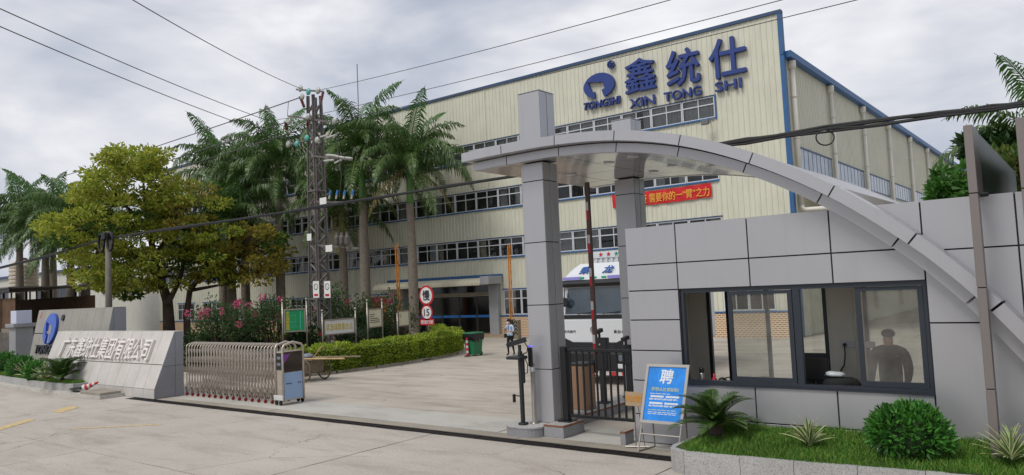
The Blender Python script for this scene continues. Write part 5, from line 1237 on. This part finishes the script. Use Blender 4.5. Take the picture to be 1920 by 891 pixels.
# hand cart
hc = thing('hand_cart', 'old wooden hand cart with spoked wheels and long shafts by the hedge', 'cart', (-22.9, 17.3, 0))
m_wd = mat('weathered wood', '#7b6e5c', .9, var=.2, scale=9, bump=.3, bscale=30); m_wd2 = mat('pale bamboo', '#b89d6d', .7, var=.15, scale=5); m_old = mat('old grey tyre', '#5d554b', .85)
mb = MB(); mb.prism([(-24.0, .78), (-22.75, .78), (-22.85, .3), (-23.7, .3)], 17.0, 17.75); mb.build('tray', m_wd, hc); MB().box(-24.05, -22.45, 16.95, 17.8, .78, .82).build('rim_board', m_wd, hc)
for y in (16.9, 17.86):
    c = Vector((-22.85 if y < 17 else -22.95, y, .4)); w_ = MB().tube([c + Vector((.38 * math.cos(i * .2618), 0, .38 * math.sin(i * .2618))) for i in range(25)], .03, 6, False).build('wheel', m_old, hc, smooth=True)
    sk = MB()
    for i in range(20): a = i * .314; sk.tube([c, c + Vector((.36 * math.cos(a), .0, .36 * math.sin(a)))], .008, 4, False)
    sk.build('spokes', mat('rusty spoke', '#6b5a4a', .8), w_); MB().lathe((c.x, c.y - .06, c.z), [(.045, 0), (.06, .04), (.06, .08), (.045, .12)], 10, 'y').build('hub', m_old, w_)
for y in (17.0, 17.72): MB().tube([(-23.6, y, .8), (-22.4, y, .84), (-20.6, y - .1, .9)], .028, 8).build('shaft', m_wd2 if y < 17.3 else m_wd, hc)
MB().tube([(-22.9, 17.3, .78), (-22.3, 17.3, 1.28)], .022, 8).build('tool_handle', m_wd2, hc); blob('basin', (-23.25, 17.35, .87), (.3, .22, .12), mat('grey basin', '#6f757b', .5), hc, 51, 2, .04)

# ------------------------------------------------------------------ electricity tower
m_gal = mat('weathered galvanised steel', '#8a8582', .6, .3, .15, 4); m_gal2 = mat('dark angle steel', '#6e6866', .65, .2, .2, 4)
TXc, TYc = -32.3, 25.0
tw = thing('electricity_tower', 'tall square lattice power tower with crossarms and glass insulators', 'power tower', (TXc, TYc, 0))
TH = 13.7
def half(z): return .36 - .14 * z / TH
for sx in (-1, 1):
    for sy in (-1, 1):
        a, b = half(0), half(TH); mb = MB()
        mb.beam((TXc + sx*a, TYc + sy*a, 0), (TXc + sx*b, TYc + sy*b, TH), .19, .05, (0, 1, 0)); mb.beam((TXc + sx*a, TYc + sy*(a + .02), 0), (TXc + sx*b, TYc + sy*(b + .02), TH), .05, .19, (0, 1, 0)); mb.build('leg', m_gal2, tw)
for sx, sy in ((0, -1), (1, 0), (0, 1), (-1, 0)):
    mb = MB(); z = .3; k = 0
    while z < TH - .5:
        z2_ = z + .5; h0, h1 = half(z), half(z2_); s = 1 if k % 2 else -1
        if sx == 0: mb.beam((TXc - s*h0, TYc + sy*h0, z), (TXc + s*h1, TYc + sy*h1, z2_), .1, .03)
        else: mb.beam((TXc + sx*h0, TYc - s*h0, z), (TXc + sx*h1, TYc + s*h1, z2_), .1, .03)
        z = z2_; k += 1
    mb.build('lattice_bracing', m_gal, tw)
for z in (2.9, 8.55): h = half(z) + .09; MB().box(TXc - h, TXc + h, TYc - h, TYc + h, z, z + .09).build('collar', m_gal2, tw)
for sx in (-1, 1):
    for sy in (-1, 1):
        for k in range(2): h = half(.9) + .03; MB().box(TXc + sx*h - .07, TXc + sx*h + .07, TYc + sy*h - .07, TYc + sy*h + .07, .5 + .5*k, .75 + .5*k).build('warning_band', m_redp if k else m_whp, tw)
m_insw = glass_mat('clear insulator glass', (.8, .85, .85), 1.5, .3, (.7, .72, .7)); m_inst = mat('teal insulator glass', '#4fa59c', .2, var=.1, spec=.7); m_insr = mat('brown insulator', '#6b2a30', .35)
def arm(p, q, w_=.09): return MB().beam(p, q, w_, w_).build('crossarm', m_gal2, tw)
def T(px, py, y=None): return at_y(px, py, TYc if y is None else y)
arm(T(556, 168), T(606, 172)); arm(T(541, 218), T(628, 230, 24.6)); arm(T(538, 272), T(600, 258)); arm(T(590, 293, 24.7), T(660, 300, 24.7)); arm(T(590, 378, 24.7), T(665, 380, 24.7)); arm(T(594, 460, 24.7), T(672, 466, 24.7))
def disc(p, m): return MB().lathe(p, [(.03, -.08), (.12, -.05), (.19, 0), (.17, .04), (.05, .07)], 14, 'y').build('insulator', m, tw, smooth=True)
m_insc = mat('pale insulator glass', '#a9aba3', .2, var=.08, spec=.7)
for px, py, m in ((563, 166, m_insc), (578, 172, m_inst), (596, 170, m_insc), (566, 182, m_insc), (577, 219, m_insc), (627, 227, m_insc), (541, 228, m_insc), (540, 271, m_insc), (556, 270, m_inst), (575, 259, m_inst), (594, 263, m_insc)): disc(T(px, py, 24.5), m)
for a, b in (((563, 182), (570, 200)), ((606, 172), (602, 190)), ((536, 232), (538, 244)), ((578, 226), (576, 236))):
    p, q = T(*a, 24.5), T(*b, 24.5); MB().tube([p.lerp(q, i / 12) for i in range(13)], [.05 if i % 2 else .09 for i in range(13)], 8).build('insulator_string', m_insr, tw)
m_por = mat('white porcelain', '#b3b3ae', .3)
for a, b in (((601, 257), (614, 254)), ((612, 259), (631, 253)), ((612, 291), (630, 292)), ((630, 293), (646, 296)), ((648, 296), (660, 297)), ((608, 302), (626, 300)), ((628, 306), (640, 300))): MB().tube([T(*a, 24.5), T(*b, 24.5)], .055, 8).build('fuse_tube', m_por, tw)
m_bl = mat('blue switch cap', '#2f72b4', .4)
for i, px in enumerate((617, 630, 644, 659)): 
    p = T(px, 373, 24.5); q = T(px + 3, 357, 24.5); MB().tube([p, p.lerp(q, .5)], .045, 8).build('switch_body', m_por, tw); MB().tube([p.lerp(q, .5), q], [.07, .05], 8).build('switch_cap', m_bl, tw)
for i, px in enumerate((632, 641, 651)): p = T(px, 460, 24.5); MB().lathe(p, [(.1, 0), (.13, .1), (.13, .4), (.08, .5), (.05, .65)], 10).build('arrester', mat('grey bushing', '#5a5652', .6), tw)
for px, py in ((606, 377), (617, 466)): p = T(px, py, 24.4); MB().bevbox(p.x - .26, p.x + .26, p.y - .02, p.y, p.z - .17, p.z + .17, .005).build('number_plate', m_wb, tw)
p = T(580, 445, 24.4); MB().bevbox(p.x - .18, p.x + .18, p.y - .02, p.y, p.z - .18, p.z + .18, .005).build('number_plate', m_wb, tw)
for px in (593, 614):
    p = T(px, 543, 24.3); d = MB().bevbox(p.x - .24, p.x + .24, p.y - .02, p.y, p.z - .42, p.z + .42, .005).build('warning_plate', m_wb, tw)
    MB().add([p + Vector((.17 * math.cos(a * .3927), -.022, .14 + .17 * math.sin(a * .3927))) for a in range(16)] + [p + Vector((.13 * math.cos(a * .3927), -.022, .14 + .13 * math.sin(a * .3927))) for a in range(16)], [(i, (i+1) % 16, (i+1) % 16 + 16, i + 16) for i in range(16)]).build('ban_ring', m_dkp, d, fix=False)
    MB().beam(p + Vector((-.1, -.022, .24)), p + Vector((.1, -.022, .04)), .03, .004).build('ban_bar', m_dkp, d); MB().box(p.x - .16, p.x + .16, p.y - .024, p.y - .021, p.z - .34, p.z - .22).build('red_caption', m_rr, d)
# ------------------------------------------------------------------ overhead wires
m_wire = mat('weathered aluminium wire', '#4e4a4b', .6)
def wire(label, pts, r=.02, sag=.0, name='overhead_wire', n=16, m=m_wire, grp='overhead power wires'):
    a, b = pts[0], pts[-1]; ps = []
    if len(pts) == 2: ps = [a.lerp(b, i / n) - Vector((0, 0, sag * 4 * (i / n) * (1 - i / n))) for i in range(n + 1)]
    else: ps = pts
    o = MB().tube(ps, r, 5).build(name, m, None, smooth=True, fix=False); tag(o, label, 'wire', grp); return o
wire('wire rising steeply from the tower top to the upper left edge', [at_d(232, -10, 24), T(563, 166, 24.5)], .016, .15)
wire('upper of two wires crossing the left sky down to the tower arm', [at_d(-30, 3, 24), T(541, 240, 24.5)], .016, .15); wire('lower of two wires crossing the left sky down to the tower arm', [at_d(-30, 37, 24), T(538, 262, 24.5)], .016, .15)
wire('topmost wire from the far left to the tower head', [at_d(-60, 381, 110), T(566, 182, 24.5)], .03, .3); wire('second wire from the far left to the tower arm', [at_d(-60, 410, 110), T(541, 228, 24.5)], .03, .3); wire('third wire from the far left, hidden behind the big tree', [at_d(-60, 425, 110), T(600, 232, 25.4)], .03, .3)
wire('topmost wire from the tower head to the upper right', [T(596, 170, 24.5), at_d(1300, -12, 22)], .014, .1); wire('middle wire from the tower arm over the factory roof', [T(577, 219, 24.5), at_d(1520, -14, 22)], .014, .1); wire('lowest wire passing in front of the factory sign letters', [T(627, 227, 24.5), at_d(1680, -18, 22)], .014, .1)
# jumper leads on the tower
for k, pp in enumerate((((541, 190), (539, 215), (541, 226)), ((541, 222), (521, 224), (519, 232), (530, 236)), ((578, 226), (600, 300), (612, 372)), ((627, 232), (640, 330), (636, 372)))): MB().tube([T(*q, 24.45) for q in pp], .015, 5).build('jumper_lead', m_wire, tw)
# bundled communication cable
m_cab = mat('black cable', '#19191b', .6)
bp = [(-40, 512, 26), (90, 480, 24), (198, 447, 22), (330, 428, 22), (470, 409, 22), (600, 388, 22), (720, 369, 22), (840, 349, 22), (980, 328, 22), (1130, 303, 22), (1290, 280, 21), (1400, 264, 21), (1547, 243, 20), (1650, 230, 20), (1760, 216, 20), (1860, 203, 20), (1960, 190, 20)]
cb = thing('cable_bundle', 'thick black bundle of cables sagging across the whole view', 'cable', at_d(600, 388, 36))
rg = random.Random(61)
for k in range(7):
    ps = []
    for i, (x, y, d) in enumerate(bp):
        w_ = (3.5 if x < 1300 else 11); ps.append(at_y(x, y + rg.uniform(-w_, w_) * .6, 19.2))
    fine = []
    for i in range(len(ps) - 1):
        for j in range(5): fine.append(ps[i].lerp(ps[i+1], j / 5))
    fine.append(ps[-1]); MB().tube(fine, rg.uniform(.026, .04), 5).build('cable', m_cab, cb, smooth=True, fix=False)
c = at_y(1547, 258, 19.1); ax_ = Vector((.79, .62, 0)); lp_ = [c + ax_ * (.22 * math.cos(i * .3)) + Vector((0, 0, .19 * math.sin(i * .3))) for i in range(44)]
MB().tube(lp_, .018, 6).build('cable_loop', m_cab, cb, smooth=True, fix=False)
# concrete pole at the left with slack coils
ppx = at_y(204, 575, 19.2); cpole = thing('utility_pole', 'short concrete utility pole with black cable coils at its head', 'pole', (ppx.x, 19.2, .06))
zt = at_y(198, 447, 19.2).z
MB().tube([(ppx.x, 19.2, .06), (ppx.x, 19.2, zt + .35)], [.2, .14], 12).build('pole', mat('concrete pole', '#6f6a62', .9, var=.15, scale=3), cpole, smooth=True)
for dx_ in (-.5, .55): cc = Vector((ppx.x + dx_, 19.05, zt - .25)); MB().tube([cc + Vector((.34 * math.cos(i * .42), .03 * math.sin(i), .5 * math.sin(i * .42))) for i in range(31)], .055, 6).build('cable_coil', m_cab, cpole, smooth=True, fix=False)
MB().bevbox(ppx.x - .22, ppx.x + .22, 18.9, 19.4, zt - .1, zt + .3, .03).build('splice_box', m_blk, cpole)

# ------------------------------------------------------------------ royal palms
PALM = [[frond_mesh('frond', 4.7, R_(e), R_(d), 64, .98, .068, 1.3, .12, m_palm if e < 70 else m_palm2, 70 + 10*s + i, .045, .5, .1, m_rib) for i, (e, d) in enumerate(((82, 72), (66, 112), (46, 128), (20, 112), (-14, 72)))] for s in range(2)]
DRY = frond_mesh('frond', 4.2, R_(-30), R_(55), 40, .8, .07, .9, .1, m_pdry, 99, .045, .5, .1, m_rib)
def royal_palm(x, y, hs, hc, label, seed, s=1.0, dry=1, lean=0.0, group='royal palms before the factory'):
    """hs: top of the grey trunk, hc: top of the green crownshaft"""
    rg = random.Random(seed); o = thing('royal_palm', label, 'palm', (x, y, 0), group)
    pr = []
    for i in range(25):
        t = i / 24; r = (.30 - .10 * t + .05 * math.sin(t * 3.0)) * s; pr += [(r * 1.03, hs * t), (r * .985, hs * t + hs / 60)]
    MB().lathe((x, y, 0), pr, 14).build('trunk', m_trunk, o, smooth=True)
    MB().lathe((x, y, hs), [(.21*s, 0), (.24*s, .2), (.2*s, (hc-hs)*.5), (.13*s, (hc-hs)*.85), (.06*s, (hc-hs)+.25)], 12).build('crownshaft', m_shaft, o, smooth=True)
    n = 27
    for i in range(n):
        k = (0, 1, 1, 2, 2, 3, 3, 3, 4, 4)[int(i / n * 10)]
        me = PALM[rg.randint(0, 1)][k]
        if i >= n - dry: me = DRY
        inst('frond', me, o, (0, 0, hc - .15 - .25 * (i / n)), (rg.uniform(-.12, .12), rg.uniform(-.08, .08), i * 2.399 + seed), [s * rg.uniform(.98, 1.22)] * 3)
    inst('spear_leaf', PALM[0][0], o, (0, 0, hc - .1), (0, 0, seed), (.35*s, .25*s, .45*s))
    return o
royal_palm(-34.0, 33.5, 8.6, 11.3, 'royal palm with a bright green shaft right of the tower, second from it', 1, 1.0, 2)
royal_palm(-37.9, 33.0, 9.3, 12.6, 'royal palm standing close to the right side of the tower', 2, 1.08, 1)
royal_palm(-46.4, 32.5, 10.2, 12.9, 'royal palm just left of the tower behind the flowering shrubs', 3, 1.05, 1)
royal_palm(-51.6, 33.0, 9.4, 11.9, 'royal palm behind the right edge of the big yellow-green tree', 4, 1.1, 1)
royal_palm(-55.5, 33.5, 11.2, 13.6, 'royal palm whose crown shows above the big tree at its right', 5, 1.05, 1)
royal_palm(-42.0, 34.6, 7.5, 9.8, 'low royal palm in the shade behind the tower', 6, 1.0, 1)
royal_palm(-48.6, 30.0, 6.4, 8.6, 'low royal palm between the big tree and the tower', 16, 1.05, 1)
gL = 'royal palms at the far left'
royal_palm(-74.5, 25.6, 8.9, 11.0, 'leftmost royal palm at the edge of the picture', 7, 1.1, 1, group=gL)
royal_palm(-69.0, 25.6, 8.0, 10.0, 'royal palm directly behind the round water tank', 8, 1.1, 1, group=gL)
royal_palm(-65.6, 26.2, 7.4, 9.3, 'royal palm right of the water tank', 9, 1.1, 1, group=gL)
royal_palm(-61.5, 25.6, 7.6, 9.4, 'royal palm farthest from the left edge, beside the big tree', 10, 1.1, 1, group=gL)
royal_palm(-79.0, 30, 9.0, 11.2, 'tall royal palm behind the leftmost palm', 11, 1.1, 1, group=gL)
p = at_y(1985, 300, 34); royal_palm(p.x, 34, p.z - 2.2, p.z, 'palm behind the wall at the right edge, one frond showing', 12, 1.0, 0, group='trees behind the wall')

# ------------------------------------------------------------------ big yellow-green tree
DT = 54.0
base = at_d(318, 636, DT); base.z = .05
bt = thing('yellow_green_tree', 'large spreading tree with yellow-green leaves behind the name walls', 'tree', base)
def Q(px, py, dd=0): return at_d(px, py, DT + dd)
m_lfA = leaf_mat('yellow green leaf', ['#71892f', '#92a239', '#acb246', '#c0bd54', '#7d9237'], .4, .5, .3)
m_lfB = leaf_mat('bronze leaf', ['#7d7f30', '#988d3c', '#aa9544', '#8a8634', '#6f7c2e'], .4, .55, .3)
m_lfC = leaf_mat('deep green leaf', ['#2f4a1c', '#3f5c22', '#4f6a28'], .3, .5, .3)
mb = MB()
mb.tube([base, Q(316, 600), Q(314, 565), Q(300, 520, .5), Q(285, 460, 1), Q(272, 390, .5), Q(268, 330)], [.42, .36, .32, .26, .2, .12, .05], 9)
mb.build('trunk', m_bark, bt, smooth=True)
for pp, r in ((((352, 632), (350, 590), (356, 545), (385, 505), (430, 480), (500, 470)), .26), (((314, 570), (335, 530), (350, 480), (352, 430)), .2), (((306, 530), (260, 480), (200, 450), (140, 430)), .2), (((290, 480), (330, 420), (330, 350)), .14), (((356, 545), (410, 535), (470, 525)), .13), (((280, 430), (230, 380), (200, 330)), .13)):
    pts_ = [Q(*q, random.uniform(-1, 1)) for q in pp]
    if pp[0][1] > 620: pts_[0].z = .05
    MB().tube(pts_, [r * (1 - .8 * i / (len(pp) - 1)) for i in range(len(pp))], 8).build('limb', m_bark, bt, smooth=True)
rg = random.Random(77)
ELL = [(258, 303, 64, 26, 0, 28), (252, 345, 100, 34, 0, 36), (228, 398, 128, 42, 0, 46), (142, 430, 64, 32, 0, 26), (345, 395, 80, 50, .2, 28), (350, 445, 110, 40, .3, 38), (450, 458, 98, 34, .85, 46), (290, 498, 140, 40, .3, 38), (425, 500, 110, 30, .75, 32), (185, 490, 70, 60, .1, 26), (240, 530, 80, 26, .1, 16)]
tips_ = []
mbs = {'A': MB(), 'B': MB(), 'C': MB()}
for (cx0, cy0, rx, ry, br, n) in ELL:
    for _ in range(n):
        a, k = rg.uniform(0, 6.283), rg.random() ** .45; px, py = cx0 + rx * k * math.cos(a), cy0 + ry * k * math.sin(a)
        c = Q(px, py, rg.uniform(-3.6, 3.6)); w_ = rg.uniform(.5, 1.0); tips_.append(c)
        u = rg.random(); key = 'B' if u < max(0, min(.78, (px - 290) / 240)) else ('C' if u > .86 and py > 380 else 'A')
        leafs(mbs[key], ball_spots(c, (w_, w_, w_ * .36), 95, rg, False, .2), rg, .29, .5, .05)
LIMB = [Q(300, 520), Q(285, 460), Q(272, 390), Q(385, 505), Q(430, 480), Q(350, 470), Q(260, 480), Q(200, 450), Q(330, 420), Q(230, 385), Q(410, 530), Q(268, 340)]
for i, c in enumerate(tips_):
    if i % 2: continue
    a = min(LIMB, key=lambda q: (q - c).length); MB().tube([a, a.lerp(c, .55) + Vector((0, 0, .25)), c], [.06, .04, .015], 5).build('branch', m_bark, bt)
for k, m in (('A', m_lfA), ('B', m_lfB), ('C', m_lfC)): mbs[k].build('crown', m, bt, fix=False)

# ------------------------------------------------------------------ flowering shrubs and clipped bushes in the garden
m_myr = leaf_mat('myrtle leaf', ['#37512e', '#486339', '#5a7543', '#405a34'], .3, .5, .3)
m_pink = leaf_mat('pink petal', ['#c04f72', '#d06a8a', '#c95c7e'], .35, .6, .2)
def myrtle(px, y, top_py, wpx, label, seed, n=1500, blooms=10):
    rg = random.Random(seed); b = at_y(px, 600, y); b.z = .06; dist = (b - Vector((0, 0, CAM_H))).length; u = dist / FPX
    H = at_y(px, top_py, y).z; o = thing('flowering_myrtle', label, 'shrub', b, 'pink flowering shrubs in the garden'); r = wpx * u
    rt = Vector((ROT[0][0], ROT[1][0], 0)).normalized(); fw = Vector((-rt.y, rt.x, 0))
    mb = MB(); tips = []
    for i in range(24):
        a = rg.uniform(-1, 1); e = b + rt * (a * r) + fw * rg.uniform(-1, 1) * r * .6 + Vector((0, 0, H * rg.uniform(.5, 1) * (1 - .25 * abs(a)))); tips.append(e)
        s = b + rt * rg.uniform(-.2, .2) + fw * rg.uniform(-.2, .2); m_ = s.lerp(e, .5) + Vector((0, 0, .25))
        st_ = MB().tube([s, m_, e], [.045, .03, .012], 5).build('stem', m_stem, o)
        for q in (e, e.lerp(m_, .3), e.lerp(m_, .65)): leafs(mb, ball_spots(q, (.42, .42, .38), n // 72, rg, False, .1), rg, .17, .45, .2)
    mb.build('foliage', m_myr, o, fix=False)
    for i in range(blooms):
        e = rg.choice(tips); e = e + Vector((rg.uniform(-.35, .35), rg.uniform(-.5, .1), rg.uniform(0, .25))); bl_ = MB(); leafs(bl_, ball_spots(e, (.12, .12, .11), 26, rg, False, .4), rg, .1, .9, .1); bl_.build('blossom', m_pink, o, fix=False)
myrtle(420, 19.5, 555, 62, 'pink flowering shrub at the left behind the folding gate', 81, 2000, 10)
myrtle(515, 21.5, 545, 50, 'pink flowering shrub left of the green map board', 82, 2000, 10)
myrtle(650, 27.0, 535, 70, 'pink flowering shrub between the tower and the notice board', 83, 3000, 7)
myrtle(745, 29.0, 545, 40, 'thin flowering shrub near the small notice and palm trunk', 84, 900, 4)
m_clip = leaf_mat('dark clipped leaf', ['#22381c', '#2c4a22', '#36552a'], .25, .45, .35)
gC = 'dark clipped bushes in the garden'
for k, (px, y, r, h, lb) in enumerate(((388, 19.6, 1.3, 1.45, 'leftmost dark rounded bush behind the folding gate'), (452, 20.8, 1.4, 1.6, 'dark rounded bush in the middle behind the folding gate'), (560, 22.8, 1.2, 1.5, 'dark bush under the green map board'), (685, 27.2, 1.5, 1.7, 'dark bush under the white assembly board'), (725, 29.5, 1.1, 1.3, 'dark bush behind the cream notice board'))):
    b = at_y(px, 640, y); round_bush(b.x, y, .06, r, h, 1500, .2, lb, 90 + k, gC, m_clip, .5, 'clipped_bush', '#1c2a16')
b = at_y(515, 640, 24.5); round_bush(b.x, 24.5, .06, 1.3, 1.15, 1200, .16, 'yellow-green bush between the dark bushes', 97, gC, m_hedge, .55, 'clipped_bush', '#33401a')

# ------------------------------------------------------------------ trees behind the wall at the right
m_papa = leaf_mat('bright broad leaf', ['#3c6a2a', '#4f7f34', '#5f8f3e', '#2f5524'], .35, .45, .4); m_rt = leaf_mat('mixed tree leaf', ['#3f5f28', '#55702f', '#6d7d38', '#34502a', '#7d7a44'], .35, .5, .3)
def leafy_tree(px, py, y, rpx, label, seed, m, n=1800, size=.35, ells=None, group='trees behind the wall'):
    rg = random.Random(seed); c = at_y(px, py, y); u = (c - Vector((0, 0, CAM_H))).length / FPX; o = thing('leafy_tree', label, 'tree', (c.x, c.y, 0), group)
    MB().tube([(c.x, c.y, 0), (c.x + .2, c.y, c.z * .5), (c.x, c.y, c.z + rpx * u * .4)], [.22, .16, .05], 8).build('trunk', m_bark, o, smooth=True)
    mb = MB(); k = 26
    for i in range(k):
        v = Vector((rg.gauss(0, .5), rg.gauss(0, .5), rg.gauss(0, .45))) * (rpx * u); q = c + v; w_ = rpx * u * rg.uniform(.18, .32)
        leafs(mb, ball_spots(q, (w_, w_, w_ * .7), n // k, rg, False, .3), rg, size, .42, .1)
        MB().tube([c - Vector((0, 0, rpx * u * .3)), c.lerp(q, .6), q], [.05, .03, .01], 5).build('branch', m_bark, o)
    mb.build('crown', m, o, fix=False)
leafy_tree(1782, 366, 21.0, 36, 'small broad-leaved tree left of the tall fin post', 101, m_papa, 700, .3)
leafy_tree(1915, 335, 26.0, 70, 'dense mixed green tree at the right edge behind the dark panel', 102, m_rt, 3800, .4)
leafy_tree(1872, 280, 34.0, 36, 'darker tree top showing between the dark panel and the right edge', 103, m_clip, 1600, .45)

# ------------------------------------------------------------------ left edge: gatepost, fence, shed, tank, far building, parked car
gp = at_y(40, 640, 14.8); gx = gp.x
o = thing('gate_post', 'grey stone gatepost with a white cube lamp at the left', 'post', (gx, 14.8, 0))
MB().bevbox(gx - .42, gx + .42, 14.4, 15.2, 0, 2.2, .01).build('shaft', m_gran2, o); MB().bevbox(gx - .55, gx + .55, 14.27, 15.33, 2.2, 2.38, .01).build('cap', m_gran2, o); MB().bevbox(gx - .36, gx + .36, 14.45, 15.15, 2.382, 3.02, .01).build('cube_lamp', mat('white lamp glass', '#c3c6da', .3, var=.02), o)
fe = thing('steel_fence', 'grey steel fence of thin bars at the left edge', 'fence', (gx - 4, 14.9, 0))
for i in range(60): x = gx - .7 - i * .15; MB().box(x - .015, x + .015, 14.88, 14.91, .1, 1.9).build('bar', m_pst, fe)
for z in (.3, 1.55): MB().box(gx - 9.7, gx - .56, 14.91, 14.94, z, z + .06).build('rail', m_pst, fe)
for x in (gx - 3.2, gx - 6.4, gx - 9.6): MB().box(x - .04, x + .04, 14.94, 15.0, 0, 1.95).build('post', m_pst, fe)
sh_ = thing('open_shed', 'low dark shed with a thin sheet roof at the left', 'shed', (-66, 24, 0))
m_rust2 = mat('rusty brown wall', '#5d4632', .9, var=.35, scale=1.2)
MB().box(-82, -58.8, 19.5, 25.2, 4.58, 4.66).build('roof_sheet', mat('dark roof edge', '#6b6965', .6), sh_); MB().box(-82, -58.8, 25.0, 25.15, 0, 3.9).build('back_wall', m_rust2, sh_); MB().box(-82, -58.9, 19.6, 19.7, 4.3, 4.575).build('edge_beam', m_blk, sh_)
for x in (-81, -76, -71, -66, -61.5): MB().box(x - .07, x + .07, 19.75, 19.9, 0, 4.3).build('post', m_blk, sh_); MB().box(x - .07, x + .07, 24.8, 24.95, 3.9, 4.57).build('post', m_blk, sh_)
MB().box(-82, -59, 19.92, 19.97, .9, 1.8).build('low_wall', mat('rendered low wall', '#7f786c', .9), sh_); MB().box(-82, -59, 19.99, 20.02, 1.8, 3.9).build('mesh_screen', m_rust2, sh_)
tk = at_y(45, 545, 28.5); o = thing('water_tank', 'ribbed cream water tank above the shed roof', 'tank', (tk.x, 28.5, 0))
r_ = 1.25; z0 = tk.z; pr = [(r_ * .9, z0)]
for i in range(7): pr += [(r_, z0 + .05 + i * .36), (r_ * 1.0, z0 + .22 + i * .36), (r_ * .93, z0 + .3 + i * .36)]
pr += [(r_ * .8, z0 + 2.75), (r_ * .3, z0 + 2.95), (r_ * .1, z0 + 3.0)]
MB().lathe((tk.x, 28.5, 0), pr, 24).build('barrel', mat('cream ribbed tank', '#c4b9a8', .4, var=.08, dirt=.3), o, smooth=False); MB().lathe((tk.x, 28.5, z0 + 2.98), [(.3, 0), (.3, .12), (.1, .18)], 14).build('lid', m_rust2, o)
for sx in (-.8, .8):
    for sy in (-.8, .8): MB().box(tk.x + sx - .06, tk.x + sx + .06, 28.5 + sy - .06, 28.5 + sy + .06, 0, z0 - .12).build('stand_leg', m_blk, o)
MB().box(tk.x - 1.2, tk.x + 1.2, 27.3, 29.7, z0 - .12, z0).build('stand_deck', m_blk, o)
fb = thing('white_workshop', 'low white workshop building behind the palms at the left', 'building', (-100, 40, 0)); m_wh = mat('white render', '#b9b8b0', .85, var=.06, dirt=.2)
MB().box(-140, XL - .2, 39, 70, 0, 7.4).build('wall', m_wh, fb); MB().box(-140.3, XL - .15, 38.7, 70.3, 7.4, 7.7).build('roof_edge', m_dblue, fb)
for i in range(9):
    x = -80 - i * 6.2; w_ = MB().box(x - 3.0, x, 38.93, 38.999, 4.3, 5.9).build('window', m_white, fb)
    for k in range(4): MB().box(x - 2.93 + k * .73, x - 2.27 + k * .73, 38.90, 38.929, 4.38, 5.82).build('pane', m_dglass, w_)
# parked dark car, only its tail in view
cc = at_y(6, 660, 16.4); cxr = cc.x + 1.05; car = thing('parked_car', 'dark car with a red tail lamp cut off by the left edge', 'car', (cxr - 2.2, 16.4, 0))
m_car = mat('dark blue car paint', '#20262c', .25, .2, .03, coat=.8); prof = [(cxr, .35), (cxr + .02, .62), (cxr - .05, .92), (cxr - .5, 1.0), (cxr - 1.3, 1.42), (cxr - 2.7, 1.44), (cxr - 3.4, 1.0), (cxr - 4.3, .88), (cxr - 4.45, .4)]
MB().prism(prof, 15.5, 17.2).build('body', m_car, car)
for x in (cxr - .85, cxr - 3.55):
    for y in (15.48, 17.02): w_ = MB().lathe((x, y, .32), [(.24, 0), (.32, .02), (.32, .18), (.24, .2)], 18, 'y').build('wheel', m_tyre, car)
for y in (15.52, 16.85): MB().bevbox(cxr - .3, cxr + .03, y - .03, y + .33, .68, .9, .02).build('tail_light', mat('tail lamp red', '#b01c22', .25), car)
MB().add([(cxr - .52, 15.6, 1.02), (cxr - .52, 17.1, 1.02), (cxr - 1.26, 17.05, 1.42), (cxr - 1.26, 15.65, 1.42)], [(0, 1, 2, 3)]).build('rear_window', m_ws, car, fix=False)
for a, b in ((cxr - 1.9, cxr - .8), (cxr - 3.1, cxr - 2.0)): MB().box(a, b, 15.49, 15.498, 1.02, 1.34).build('side_window', m_ws, car)
# lightning rod on the factory roof
lr = at_y(671, 170, 45); MB().tube([(lr.x, 45, 13.9), (lr.x, 45, at_y(671, 120, 45).z)], .045, 6).build('lightning_rod', m_gal, fac)
